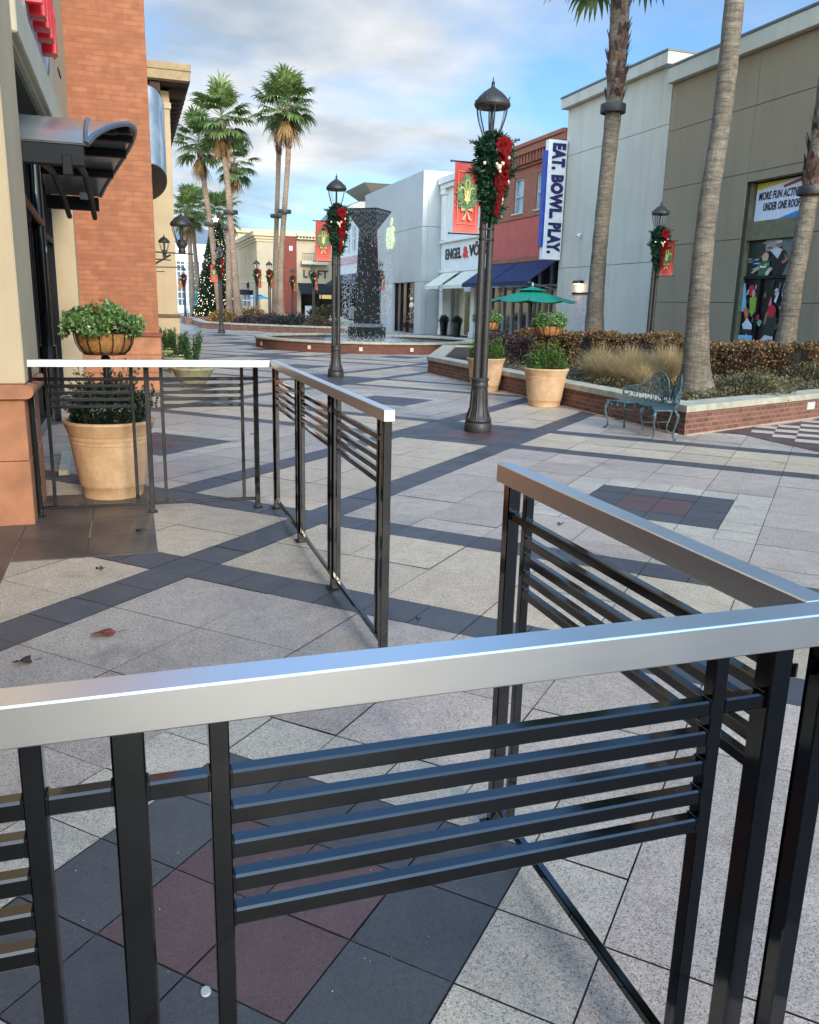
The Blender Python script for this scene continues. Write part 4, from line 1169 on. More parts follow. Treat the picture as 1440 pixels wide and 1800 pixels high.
# golden grasses
M_grass = leafmat('dry_golden_grass', [S(164, 134, 86), S(206, 178, 126), S(228, 206, 160), S(184, 150, 98), S(146, 120, 76)], .6, .3, .3)
def grass_clump(label, loc, h, n, spread):
    b = MB(); v = []; f = []
    Q_ = []
    for i in range(n):
        a = rng.uniform(0, 2*PI); r0 = abs(rng.gauss(0, .07)); lean = rng.uniform(.05, 1)**1.2*spread; L_ = h*rng.uniform(.55, 1.15)
        p = Vector((r0*math.cos(a), r0*math.sin(a), 0)); dirv = Vector((math.cos(a), math.sin(a), 0)); sd_ = Vector((-math.sin(a), math.cos(a), 0))
        w = rng.uniform(.0022, .0045); tw = rng.uniform(-.7, .7)
        pts = []
        for k_ in range(5):
            u = k_/4
            pts.append(p+dirv*(lean*u*u*L_*1.2)+sd_*(tw*.08*u*u)+Vector((0, 0, L_*(u-.32*lean*u*u))))
        for k_ in range(4):
            w0 = w*(1-.2*k_); w1 = w*(1-.2*(k_+1))
            Q_.append([pts[k_]-sd_*w0, pts[k_]+sd_*w0, pts[k_+1]+sd_*w1, pts[k_+1]-sd_*w1])
    b.quads(np.array([[tuple(p) for p in q] for q in Q_]))
    t = b.build('ornamental_grass', M_grass, loc=loc)
    tag(t, label, 'ornamental grass', 'golden ornamental grasses in the planter')
gl_ = [((7.75, 13.1), .52, 'grass tuft directly right of the tan pot rim'), ((7.55, 12.35), .5, 'front grass tuft low over the planter cap beside the tan pot'), ((8.15, 12.6), .62, 'tall pale grass tuft in the centre of the grasses'),
       ((7.75, 11.75), .55, 'dense tawny grass tuft above the bench back'), ((8.35, 11.9), .66, 'tallest grass tuft nearest the palm trunk'), ((7.5, 11.2), .42, 'short grass tuft by the cap left of the bench'),
       ((8.2, 13.6), .6, 'back grass tuft in front of the hedge'), ((8.75, 12.35), .6, 'right-hand back grass tuft by the maroon shrub')]
gl_ += [((7.95, 12.35), .6, 'grass tuft between the pot and the centre of the grasses'), ((8.05, 11.55), .6, 'right-hand front grass tuft behind the bench back'), ((8.55, 12.0), .64, 'dense grass tuft left of the maroon shrub'), ((7.55, 11.85), .46, 'low grass tuft above the planter cap, halfway between pot and bench')]
for (x, y), h_, l_ in gl_: grass_clump(l_, (x, y, .33), h_, 800, 1.0)
n = 15000
P = np.zeros((n, 3))
k_ = 0
while k_ < n:
    x, y = rng.uniform(6.95, 12.6), rng.uniform(9.2, 16.0)
    if y < 9.45+(x-7)*.385: continue
    if rng.random() < .55 and not (y < 11.9+(x-7)*.35): continue
    hump = .5+.5*math.sin(x*2.3)*math.cos(y*2.9+1)
    P[k_] = (x, y, .33+.16*rng.random()*(.25+hump)); k_ += 1
b = MB(); b.quads(leaves(P, .05, asp=2.4, up=.3)); tag(b.build('ground_cover', M_under), kind='stuff')
for (x, y, r_, l_) in [(8.9, 10.45, .42, 'scruffy low plants at the foot of the biggest palm'), (11.7, 12.35, .4, 'thin dry plants at the foot of the rightmost palm')]:
    t = thing('low_shrub', l_, 'shrub', (x, y, .33)); shrub_ball(t, 'foliage', M_under, (0, 0, 0), r_*1.3, .38, 2600, .05, 2.4)
    b = MB()
    for q in range(30):
        a = rng.uniform(0, 6.28); b.tube([(0, 0, 0), (r_*math.cos(a)*.9, r_*math.sin(a)*.9, rng.uniform(.12, .4))], .004, 4)
    b.build('twigs', M_core, t)

# ================================================================== PALMS
def barkmat(name, c1, c2, c3):
    t = NT(name)
    mpn = t.n('ShaderNodeMapping'); mpn.inputs['Scale'].default_value = (5, 5, 26); t.l(t.obj(), mpn.inputs[0])
    f = t.noise(1.0, 6, .65, mpn.outputs[0], .6)
    mp2_ = t.n('ShaderNodeMapping'); mp2_.inputs['Scale'].default_value = (38, 38, 5); t.l(t.obj(), mp2_.inputs[0])
    g = t.noise(1.0, 4, .6, mp2_.outputs[0])
    big = t.noise(1.1, 4)
    c = t.ramp(f, [(.3, c1), (.55, c2), (.75, c3)])
    c = t.mix(1.0, c, t.ramp(g, [(.3, (.72, .72, .72)), (.7, (1.18, 1.18, 1.18))]), 'MULTIPLY')
    c = t.mix(1.0, c, t.ramp(big, [(.35, (.72, .7, .68)), (.65, (1.12, 1.12, 1.1))]), 'MULTIPLY')
    t.base(c); t.set(Roughness=.9)
    t.bump(t.math('ADD', f, t.math('MULTIPLY', g, .5)), .9, .02)
    return t.m
M_bark = barkmat('grey_palm_bark', S(84, 72, 60), S(124, 110, 92), S(156, 142, 120))
M_bark2 = barkmat('far_palm_bark', S(118, 92, 74), S(150, 124, 102), S(178, 156, 132))
M_boot = leafmat('red_brown_leaf_bases', [S(62, 42, 34), S(96, 66, 52), S(130, 98, 78), S(50, 38, 32)], .8, 0)
M_frond = leafmat('fan_palm_leaves', [S(62, 82, 38), S(98, 118, 56), S(126, 142, 78), S(80, 100, 52), S(150, 158, 104)], .45, .35, .45)
M_dead = leafmat('dead_palm_leaves', [S(150, 112, 66), S(186, 150, 98), S(124, 90, 56), S(168, 128, 78)], .7, .25)
def fan(Q_, p, d, Lp, Rf, droop, nseg=20, spread=2.0, w=1.0):
    d = d.normalized(); up_ = Vector((0, 0, 1)); s = d.cross(up_)
    if s.length < .1: s = Vector((1, 0, 0))
    s.normalize(); nrm = s.cross(d).normalized()
    h = p+d*Lp+Vector((0, 0, -.12*Lp*Lp*droop))
    sw = .014
    Q_.append([tuple(p-s*sw), tuple(p+s*sw), tuple(h+s*sw*.7), tuple(h-s*sw*.7)])
    Q_.append([tuple(p-nrm*sw), tuple(p+nrm*sw), tuple(h+nrm*sw*.7), tuple(h-nrm*sw*.7)])
    for i in range(nseg):
        a = (i/(nseg-1)-.5)*spread*2*.98+rng.uniform(-.04, .04)
        dd = (d*math.cos(a)+s*math.sin(a)+nrm*.12*abs(math.sin(a)))
        dd.normalize()
        L_ = Rf*(.72+.33*math.cos(a))*rng.uniform(.88, 1.1)
        side = dd.cross(nrm).normalized()
        wd = spread*2/nseg*L_*.36*w
        pts = [h]; cur = h.copy(); dv = dd.copy()
        for k_ in range(4):
            cur = cur+dv*L_*.25; pts.append(cur.copy())
            dv = (dv+Vector((0, 0, -1))*(.10+.22*k_)*droop).normalized()
        ws = [.004, wd*.85, wd, wd*.55, .003]
        for k_ in range(4):
            fold = nrm*(.01 if i % 2 else -.01)
            Q_.append([tuple(pts[k_]-side*ws[k_]), tuple(pts[k_]+side*ws[k_]+fold), tuple(pts[k_+1]+side*ws[k_+1]+fold), tuple(pts[k_+1]-side*ws[k_+1])])
def palm(label, path, rads, crown_h=1.0, nf=34, Rf=1.0, Lp=.95, dead=10, bark=None, boots=None, lean=0, seedv=1, nseg=20, boot_size=.17):
    """path: world points of the trunk from the ground up; crown at the last point"""
    rng.seed(seedv)
    base = Vector(path[0])
    t = thing('palm_tree', label, 'palm tree', tuple(base), 0, 'fan palms')
    pts = [Vector(p)-base for p in path]
    # resample smoothly
    N = 34; rs_ = []; rr = []
    cum = [0]
    for a, c in zip(pts[:-1], pts[1:]): cum.append(cum[-1]+(c-a).length)
    for i in range(N+1):
        s = cum[-1]*i/N; k_ = 0
        while k_ < len(cum)-2 and s > cum[k_+1]: k_ += 1
        u = (s-cum[k_])/(cum[k_+1]-cum[k_])
        p_1 = pts[max(0, k_-1)]; p0 = pts[k_]; p1 = pts[k_+1]; p2 = pts[min(len(pts)-1, k_+2)]
        c = .5*((2*p0)+(-p_1+p1)*u+(2*p_1-5*p0+4*p1-p2)*u*u+(-p_1+3*p0-3*p1+p2)*u**3)
        rs_.append(c); rr.append((rads[k_]+(rads[k_+1]-rads[k_])*u)*(1+.03*math.sin(i*2.7)+rng.uniform(-.012, .012)))
    b = MB(); b.tube(rs_, rr, 18); b.build('trunk', bark or M_bark, t, True)
    top = rs_[-1]
    # old leaf bases
    bt_ = boots if boots is not None else [(.86, 1.0, 90)]
    Q_ = []
    for (u0, u1, cnt) in bt_:
        for q in range(cnt):
            u = rng.uniform(u0, u1); idx = min(N-1, int(u*N)); c = rs_[idx].lerp(rs_[idx+1], u*N-idx); r_ = rr[idx]
            an = rng.uniform(0, 2*PI); o = Vector((math.cos(an), math.sin(an), 0)); s = Vector((-math.sin(an), math.cos(an), 0))
            L_ = boot_size*rng.uniform(.6, 1.3); out = rng.uniform(.15, .5)
            p0 = c+o*r_*.92; p1 = p0+o*L_*out*.5+Vector((0, 0, L_*.6)); p2 = p0+o*L_*out+Vector((0, 0, L_*1.1))+s*rng.uniform(-.03, .03)
            w = boot_size*.28
            Q_.append([tuple(p0-s*w), tuple(p0+s*w), tuple(p1+s*w*.7), tuple(p1-s*w*.7)])
            Q_.append([tuple(p1-s*w*.7), tuple(p1+s*w*.7), tuple(p2+s*w*.2), tuple(p2-s*w*.2)])
    b = MB(); b.quads(np.array(Q_)); b.build('leaf_bases', M_boot, t)
    Q_ = []
    for i in range(nf):
        az = i*2.399963+rng.uniform(-.25, .25)
        el = R(80)-R(118)*(i/nf)**.95+rng.uniform(-.2, .2)
        d = Vector((math.cos(az)*math.cos(el), math.sin(az)*math.cos(el), math.sin(el)))
        fan(Q_, top+Vector((0, 0, .05+.35*(1-i/nf)))*1.0, d, Lp*rng.uniform(.7, 1.25)*(1 if el > 0 else .9), Rf*rng.uniform(.75, 1.05), .95+.5*(i/nf), nseg)
    b = MB(); b.quads(np.array(Q_)); b.build('crown', M_frond, t)
    if dead:
        Q_ = []
        for i in range(dead):
            az = i*2.399963+1; el = R(-76)+rng.uniform(-.2, .2)
            d = Vector((math.cos(az)*math.cos(el), math.sin(az)*math.cos(el), math.sin(el)))
            fan(Q_, top+Vector((0, 0, -.2)), d, Lp*.5, Rf*rng.uniform(.8, 1.45), 1.0, 14, .5, .8)
        b = MB(); b.quads(np.array(Q_)); b.build('dead_fronds', M_dead, t)
    return t
def ring_light(label, x, y, z, r=.27, h=.15):
    t = thing('palm_ring_light', label, 'light fixture', (x, y, z), 0, 'dark ring lights clamped round the palm trunks')
    b = MB(); b.lathe([(r-.025, 0), (r, 0), (r+.004, .01), (r+.004, h-.01), (r, h), (r-.025, h), (r-.025, 0)], 0, 0, 32); b.build('ring', M_bronze, t, True)
    b = MB()
    for a in range(4):
        an = a*PI/2+.4; b.box(.12, r-.02, -.012, .012, .04, .07, 0, Matrix.Rotation(an, 4, 'Z'))
        b.cyl((r-.07)*math.cos(an+.7), (r-.07)*math.sin(an+.7), .02, .09, .035, 8)
    b.build('lamp_head', M_darkmetal, t)
    return t
# near palms in the planter
palm('palm with a ring light high on its trunk in front of the pale grey wall', [(11.83, 20, .33), (11.73, 20, 1.3), (11.72, 20, 3.0), (11.78, 20, 5.2), (11.82, 20, 6.6), (11.80, 20, 8.0), (11.72, 20, 10.6)], [.32, .235, .195, .19, .205, .22, .25],
     nf=44, Rf=1.15, Lp=1.25, dead=0, boots=[(.645, .74, 110), (.74, .8, 24), (.605, .62, 24), (.80, 1, 90)], seedv=3, boot_size=.26)
palm('biggest palm trunk, thick and flared, rising out of the frame behind the bench', [(8.16, 10.75, .33), (8.10, 10.75, .75), (8.03, 10.75, 1.7), (8.02, 10.75, 3.0), (8.10, 10.75, 4.3), (8.10, 10.75, 6.2), (8.14, 10.75, 9.6)], [.30, .205, .155, .138, .13, .135, .14],
     nf=36, Rf=1.1, Lp=1.1, dead=0, boots=[(.93, 1, 60)], seedv=4)
palm('rightmost palm trunk leaning at the edge of the frame beside the poster window', [(11.8, 13.1, .33), (11.82, 13.1, .9), (11.86, 13.1, 2.2), (11.95, 13.1, 3.6), (12.02, 13.1, 5.0), (12.05, 13.1, 9.8)], [.27, .19, .162, .152, .17, .19],
     nf=36, Rf=1.1, Lp=1.1, dead=0, boots=[(.36, .5, 90), (.9, 1, 50)], seedv=5, boot_size=.24)
ring_light('ring light on the palm before the pale grey wall', 11.80, 20, 6.33, .31, .2)
ring_light('ring light on the rightmost palm beside the poster window', 11.97, 13.1, 3.66, .24, .15)
# far palms
def fp(label, Y, pts, rads, k, seedv, nf=34, dead=10, boots=None):
    return palm(label, [(x, Y, z) for x, z in pts], [r_*.72 for r_ in rads], nf=nf, Rf=.98*k, Lp=.98*k, dead=dead, bark=M_bark2, seedv=seedv, nseg=18, boots=boots or [(.80, .97, 150)], boot_size=.3)
fp('right-hand trunk of the tallest palm pair behind the fountain', 54, [(9.15, .3), (9.16, 3.3), (9.36, 6), (9.66, 9.3), (9.75, 11.2), (9.7, 12.9)], [.36, .27, .23, .21, .24, .3], 1.12, 11, 40, 8)
fp('left-hand trunk of the tallest palm pair behind the fountain', 56, [(9.12, .3), (9.17, 3.3), (9.28, 6.2), (9.4, 8.6), (9.5, 11.2), (9.52, 12.9)], [.34, .25, .21, .2, .22, .28], 1.05, 12, 26, 5)
fp('palm with its trunk bent to the right at the base, left of the tall pair', 50, [(6.12, .3), (5.98, 1.2), (5.86, 3.4), (5.71, 6.0), (5.56, 8.3), (5.42, 9.9), (5.36, 11.0)], [.40, .32, .26, .22, .22, .25, .3], 1.08, 13, 38, 7)
fp('palm leaning left in front of the Christmas tree', 53, [(5.36, .3), (5.12, 3.1), (4.88, 5.9), (4.62, 7.9), (4.48, 9.2), (4.36, 10.2)], [.34, .26, .22, .2, .22, .28], 1.0, 14, 32, 5)
fp('shorter palm behind the bent one, crown showing on its right', 60, [(6.62, .3), (6.64, 3.6), (6.78, 6.7), (7.0, 9.2), (7.2, 10.3)], [.34, .26, .24, .24, .28], 1.0, 15, 30, 6)
fp('distant palm at the left above the roofs of the white building', 75, [(5.2, .2), (5.2, 4.2), (5.12, 7.0), (5.1, 8.4)], [.34, .28, .24, .3], 1.15, 16, 30, 4)
fp('distant palm just left of the Christmas tree, small crown', 78, [(6.1, .2), (5.9, 3.8), (5.75, 6.6), (5.7, 9.0)], [.34, .27, .24, .3], 1.15, 17, 30, 4)
fp('distant palm hidden partly behind the Christmas tree', 72, [(7.3, .2), (7.4, 4), (7.4, 7), (7.35, 8.2)], [.34, .27, .24, .3], 1.15, 18, 30, 4)
ring_light('upper ring light on the right trunk of the tall palm pair', 9.45, 54, 6.85, .42, .2)
ring_light('lower ring light on the left trunk of the tall palm pair', 9.32, 56, 6.75, .42, .2)
ring_light('ring light on the bent palm trunk', 5.73, 50, 6.25, .40, .2)
ring_light('ring light on the shorter palm behind', 6.72, 60, 6.15, .40, .2)
ring_light('ring light on the palm in front of the Christmas tree', 4.92, 53, 5.8, .40, .2)
rng.seed(99)

# ================================================================== BENCH
M_patina = mat('verdigris_cast_metal', S(72, 92, 93), .5, .3, .35, 22, .4, 120, .002)
bn = thing('garden_bench', 'curved blue-green cast metal bench with two wing-shaped backs, before the planter corner', 'bench', (6.25, 9.12, 0), R(-90))
bn.scale = (.84, 1, 1.04)
def by(x): return .27-.34*(x/.7)**2      # plan curve of the back (local y)
b = MB()
N = 24; outer = []; innr = []
for i in range(N+1):
    x = -.68+1.36*i/N
    outer.append((x, by(x)-.02)); innr.append((x*.96, by(x)-.02-(.34-.07*abs(x)/.68)+.035*math.cos(i*PI/N*6)))
poly = outer+innr[::-1]
v = [(*p, .345) for p in poly]+[(*p, .362) for p in poly]; n_ = len(poly)
f = []
for i in range(N): f += [(i, i+1, n_-2-i, n_-1-i)]; f += [tuple(reversed((n_+i, n_+i+1, 2*n_-2-i, 2*n_-1-i)))]
for i in range(n_): f.append((i, (i+1) % n_, n_+(i+1) % n_, n_+i))
b.add(v, f)
b.tube([(p[0], p[1], .355) for p in innr], .014, 8); b.tube([(p[0], p[1], .357) for p in outer], .011, 6)
b.build('seat', M_patina, bn, True)
def scroll(b, cx, cy_fn, cz, r, turns=1.4, ph=0, rad=.0065, sgn=1):
    pts = []
    for i in range(20):
        u = i/19; a = ph+sgn*turns*2*PI*u; rr = r*(1-.75*u)
        x = cx+rr*math.cos(a); pts.append((x, cy_fn(x), cz+rr*math.sin(a)))
    b.tube(pts, rad, 5)
b = MB()
for i in range(11):
    q = innr[int((i+.5)*N/11)]
    scroll(b, q[0], lambda x, y0=q[1]: y0, .305, .042, 1.3, 0 if i % 2 else PI, .006, 1 if i % 2 else -1)
b.tube([(p[0], p[1], .262+.012*math.cos(j*1.2)) for j, p in enumerate(innr)], .007, 5)
b.build('apron', M_patina, bn, True)
for s_ in (-1, 1):
    b = MB()
    ol = [(.03, .40), (.045, .52), (.09, .64), (.17, .715), (.27, .735), (.35, .69), (.40, .62), (.47, .565), (.57, .545), (.65, .53), (.69, .49), (.68, .44), (.63, .43), (.615, .46)]
    yb = lambda x: by(x)+.0
    P_ = [(s_*x, yb(x)+.10*(z-.36), z) for x, z in ol]
    b.tube(P_, .0125, 8)
    b.tube([(s_*(x*.93+.02), yb(x)+.10*(z-.36), .36+(z-.36)*.88) for x, z in ol[:12]], .006, 5)
    for (x, z, r_) in [(.12, .48, .055), (.2, .6, .065), (.3, .62, .055), (.26, .5, .05), (.38, .53, .045), (.47, .49, .04), (.56, .48, .035), (.17, .4, .035)]:
        scroll(b, s_*x, lambda xx: yb(xx)+.02, z, r_, 1.5, x*9, .006, s_)
    for k_ in range(16):
        x0 = .05+k_*.036; zt_ = .42+.24*math.sin(min(PI, x0*3.6))**1.0 if x0 < .5 else .5
        b.tube([(s_*x0, yb(x0)+.02, .38), (s_*(x0+.02*math.sin(k_*2)), yb(x0)+.022, (.38+zt_)/2), (s_*(x0+.015), yb(x0)+.03, zt_)], .004, 4)
    for k_ in range(9):
        x0 = .06+k_*.07
        b.tube([(s_*x0, yb(x0), .362), (s_*(x0+.035), yb(x0+.035)+.008, .41), (s_*(x0+.07), yb(x0+.07), .362)], .0065, 5)
    for k_ in range(8):
        x0 = .08+k_*.042; zt = .66-abs(x0-.25)*.5
        b.tube([(s_*(.12+.25*(x0-.08)), yb(.15), .42), (s_*x0, yb(x0)+.02, (zt+.42)/2+.02), (s_*(x0+.03*(x0-.2)), yb(x0)+.03, zt)], .0045, 4)
    b.build('backrest', M_patina, bn, True)
def leg(x, y, ox, oy):
    b = MB()
    pts = [(x, y, .35), (x+ox*.055, y+oy*.055, .29), (x+ox*.05, y+oy*.05, .22), (x+ox*.01, y+oy*.01, .12), (x+ox*.0, y+oy*.0, .05), (x+ox*.04, y+oy*.04, .008)]
    b.tube(pts, [.02, .022, .016, .012, .011, .016], 8)
    scroll(b, x+ox*.06, lambda xx: y+oy*.05, .27, .03, 1.2, 0, .006)
    b.ball((x+ox*.045, y+oy*.045, .012), .018, 8)
    b.build('leg', M_patina, bn, True)
leg(-.62, by(.62)-.28, -.7, -.7); leg(.60, by(.6)-.28, .7, -.7); leg(0, by(0)-.35, 0, -1); leg(-.64, by(.64), -.7, .5); leg(.64, by(.64), .7, .5); leg(0, by(0), 0, 1)
b = MB()
b.tube([(-.6, by(.6)-.2, .12), (0, by(0)-.15, .14), (.6, by(.6)-.2, .12)], .007, 5); b.tube([(0, by(0)-.34, .14), (0, by(0), .14)], .007, 5)
b.build('stretcher', M_patina, bn, True)

# ================================================================== FOUNTAIN
FX, FY = 8.12, 29.6
ft = thing('fountain', 'round brick fountain basin with a tall tapering dark pillar and spreading square top', 'fountain', (FX, FY, 0))
b = MB(); b.lathe([(3.95, 0), (3.95, .30), (3.6, .30), (3.6, .05)], 0, 0, 96); b.build('basin_wall', M_fbrick, ft, True)
b = MB(); b.lathe([(3.93, .30), (4.0, .305), (4.01, .33), (4.0, .365), (3.97, .372), (3.58, .372), (3.55, .36), (3.55, .30)], 0, 0, 96); b.build('basin_cap', M_cap, ft, True)
def waterm():
    t = NT('pool_water'); t.base((.055, .075, .08, 1)); t.set(Roughness=.06, Specular_IOR_Level=.8)
    t.bump(t.noise(9, 4, .6), .9, .05); return t.m
M_watersurf = waterm()
b = MB(); b.lathe([(0, .24), (3.6, .24)], 0, 0, 64); b.build('pool_surface', M_watersurf, ft)
M_slate = NT('wet_dark_stone')
f_ = M_slate.noise(10, 6, .7); M_slate.base(M_slate.ramp(f_, [(.3, S(24, 26, 26)), (.62, S(40, 43, 43)), (.85, S(58, 60, 57))])); M_slate.set(Roughness=.22); M_slate.bump(f_, .5, .02); M_slate = M_slate.m
Mr = Matrix.Rotation(R(-42), 4, 'Z')
def frus(b, w0, w1, z0, z1, M=Mr):
    a, c = w0/2, w1/2
    v = [(x*a, y*a, z0) for x, y in ((-1, -1), (1, -1), (1, 1), (-1, 1))]+[(x*c, y*c, z1) for x, y in ((-1, -1), (1, -1), (1, 1), (-1, 1))]
    b.add(v, [(3, 2, 1, 0), (4, 5, 6, 7), (0, 1, 5, 4), (1, 2, 6, 5), (2, 3, 7, 6), (3, 0, 4, 7)], 0, M)
b = MB(); frus(b, 1.02, 1.02, .1, .74); b.build('pedestal', M_slate, ft)
b = MB(); frus(b, .88, .84, .741, .86); b.build('ledge', mat('grey_wet_ledge', S(96, 104, 110), .25, 0, .15, 8), ft)
b = MB(); frus(b, .72, .47, .861, 4.05); b.build('shaft', M_slate, ft)
b = MB(); frus(b, .47, 1.20, 4.051, 4.68); frus(b, 1.2, 1.2, 4.681, 4.72); b.build('capital', M_slate, ft)
for an in (R(-170), R(-133), R(-108), R(-84), R(-58), R(-30)):
    b = MB(); Mx = Matrix.Rotation(an, 4, 'Z'); b.box(3.945, 3.965, -.055, .055, .09, .21, 0, Mx, .004)
    o = b.build('step_light', mat('pale_step_light', S(226, 196, 172), .4), ft)
# falling water: broken streams and drops from the rim of the top
def dropm():
    t = NT('falling_water'); t.base((.78, .82, .85, 1)); t.set(Roughness=.05, Transmission_Weight=.5, IOR=1.33, Specular_IOR_Level=.6); return t.m
M_drop = dropm()
c_, s_ = math.cos(R(-42)), math.sin(R(-42))
def edge_pt(u, w=.6):
    k = int(u*4) % 4; q = (u*4-int(u*4))*2-1
    x, y = [(q*w, -w), (w, q*w), (-q*w, w), (-w, -q*w)][k]
    return x*c_-y*s_, x*s_+y*c_
V = []; Fc = []
def drop(x, y, z, r, l):
    i = len(V)
    V.extend([(x+r, y, z), (x, y+r, z), (x-r, y, z), (x, y-r, z), (x, y, z+l), (x, y, z-l)])
    Fc.extend([(i, i+1, i+4), (i+1, i+2, i+4), (i+2, i+3, i+4), (i+3, i, i+4), (i+1, i, i+5), (i+2, i+1, i+5), (i+3, i+2, i+5), (i, i+3, i+5)])
NS = 132
for i in range(NS):
    x, y = edge_pt((i+.5)/NS, .612)
    for _ in range(1):
        z = 4.70
        ln = rng.uniform(.5, 1.2)
        # continuous thread that thins out, slightly pulled outwards
        zz = z
        while zz > z-ln:
            l = rng.uniform(.05, .12); drop(x+rng.gauss(0, .004), y+rng.gauss(0, .004), zz-l, .0028, l); zz -= l*2.05
        while zz > .26:
            fall = (4.7-zz)
            sp = .02+.035*fall/4
            nd = 1 if rng.random() < .9 else 2
            lat = abs(x)/(abs(x)+abs(y)+1e-6)          # most water leaves at the two side corners
            if rng.random() > .05+.95*lat**2.2: nd = 0
            for q in range(nd):
                k = 1+.06*fall/4
                drop(x*k+rng.gauss(0, sp), y*k+rng.gauss(0, sp), zz+rng.uniform(-.04, .04), rng.uniform(.005, .010), rng.uniform(.014, .04))
            zz -= rng.uniform(.04, .085)*(1+.25*fall/4)
# drops running down the pillar faces and splash at the foot
for i in range(90):
    u = rng.random(); z = rng.uniform(.9, 4.0); w = (.36+(.235-.36)*(z-.86)/3.19)+.012
    x, y = edge_pt(u, w); drop(x, y, z, .007, rng.uniform(.012, .04))
for i in range(2600):
    a = rng.uniform(0, 2*PI); r_ = abs(rng.gauss(.95, .3)); z = .25+abs(rng.gauss(0, .09))
    drop(r_*math.cos(a), r_*math.sin(a), z, rng.uniform(.005, .012), .01)
b = MB(); b.add(V, Fc)
tag(b.build('falling_water', M_drop, loc=(FX, FY, 0)), kind='stuff')
b = MB()
for i in range(900):
    a = rng.uniform(0, 2*PI); r_ = abs(rng.gauss(1.0, .5)); s2 = rng.uniform(.02, .07)
    b.add([(r_*math.cos(a)+s2*math.cos(q*PI/3), r_*math.sin(a)+s2*math.sin(q*PI/3)*.6, .245+rng.uniform(0, .004)) for q in range(6)], [(0, 1, 2, 3, 4, 5)])
tag(b.build('foam', mat('white_water_foam', S(216, 226, 232), .3, 0, .05), loc=(FX, FY, 0)), kind='stuff')

# ================================================================== RIGHT-HAND BUILDINGS
XR = 15.4
def streaked(name, c):
    t = NT(name)
    mp_ = t.n('ShaderNodeMapping'); mp_.inputs['Scale'].default_value = (2.2, 2.2, .22); t.l(t.obj(), mp_.inputs[0])
    a = t.ramp(t.noise(1.0, 6, .6, mp_.outputs[0]), [(.3, (.88, .87, .85)), (.5, (1, 1, 1)), (.75, (1.05, 1.05, 1.04))])
    d = t.ramp(t.noise(.7, 5), [(.3, (.93, .93, .93)), (.7, (1.05, 1.05, 1.05))])
    e = t.ramp(t.noise(38, 4, .7), [(.25, (.92, .92, .92)), (.75, (1.06, 1.06, 1.06))])
    x = t.mix(1.0, c, a, 'MULTIPLY'); x = t.mix(1.0, x, d, 'MULTIPLY'); x = t.mix(1.0, x, e, 'MULTIPLY')
    t.base(x); t.set(Roughness=.9); t.bump(t.noise(150, 4), .35, .003); return t.m
M_olive = streaked('olive_taupe_stucco', S(148, 132, 106))
M_grey = streaked('pale_grey_stucco', S(192, 186, 168))
M_joint = mat('shadow_joint', S(60, 58, 50), .95, 0, 0)
M_coping = mat('grey_metal_coping', S(104, 108, 110), .45, .4, .05)
def panel_wall(t, m, x, ys, zs, holes=(), depth=.3, g=.014):
    b = MB()
    for ya, yb_ in zip(ys[:-1], ys[1:]):
        for za, zb in zip(zs[:-1], zs[1:]):
            hz_ = [h for h in holes if h[0] < yb_-.01 and h[1] > ya+.01 and h[3] > za+.01 and h[2] < zb-.01]
            if hz_:
                h = hz_[0]
                if zb > h[3]+.02: b.box(x, x+depth, ya+g/2, yb_-g/2, h[3], zb-g/2, 0, None, .004)
                if za < h[2]-.02: b.box(x, x+depth, ya+g/2, yb_-g/2, za+g/2, h[2], 0, None, .004)
            else: b.box(x, x+depth, ya+g/2, yb_-g/2, za+g/2, zb-g/2, 0, None, .004)
    b.build('wall', m, t)
ol = thing('olive_building', 'olive-taupe stucco building with the poster window behind the biggest palms', 'building', (0, 0, 0))
panel_wall(ol, M_olive, XR, [3.5, 9.6, 13.2, 16.72, 19.15, 22.84], [0, 1.81, 3.44, 5.06, 6.67, 7.95], [(16.72, 19.15, .3, 4.84)])
b = MB(); b.box(XR+.03, 26, 3.5, 16.72, 0, 7.9); b.box(XR+.03, 26, 19.15, 22.83, 0, 7.9); b.box(XR+.03, 26, 16.72, 19.15, 4.85, 7.9); b.box(XR+.62, 26, 16.73, 19.14, 0, 4.84); b.build('joint_backing', M_joint, ol)
b = MB(); b.box(XR-.2, XR+1, 3.4, 22.86, 7.955, 8.36, 0, None, .01); b.build('parapet', M_grey, ol)
b = MB(); b.box(XR-.225, XR+1, 3.38, 22.88, 8.362, 8.43, 0, None, .006); b.build('coping', M_coping, ol)
# poster window
b = MB()
b.box(XR+.13, XR+.45, 19.08, 19.145, .3, 4.82); b.box(XR+.13, XR+.45, 16.725, 16.79, .3, 4.82)
b.box(XR+.16, XR+.45, 16.79, 19.08, 3.46, 3.86); b.box(XR+.13, XR+.45, 16.79, 19.08, 3.39, 3.455)
b.build('window_surround', mat('olive_trim', S(112, 106, 78), .7), ol)
b = MB()
b.box(XR+.18, XR+.24, 16.79, 19.08, 2.42, 2.49); b.box(XR+.18, XR+.24, 18.42, 18.48, .35, 2.415); b.box(XR+.18, XR+.24, 17.16, 17.22, .35, 2.415)
b.build('window_mullion', M_darkmetal, ol)
XP = XR+.25
def flat(b, pts, x, mi): b.prism(pts, x, x+.004, 'x', mi)
cols = {}
def pm_(n, c, rough=.35): return mat('print_'+n, c, rough, 0, .06, 12)
P_white = pm_('white', S(214, 218, 226)); P_yellow = pm_('yellow', S(206, 196, 40)); P_crim = pm_('crimson', S(150, 24, 50)); P_blue = pm_('blue', S(30, 132, 198))
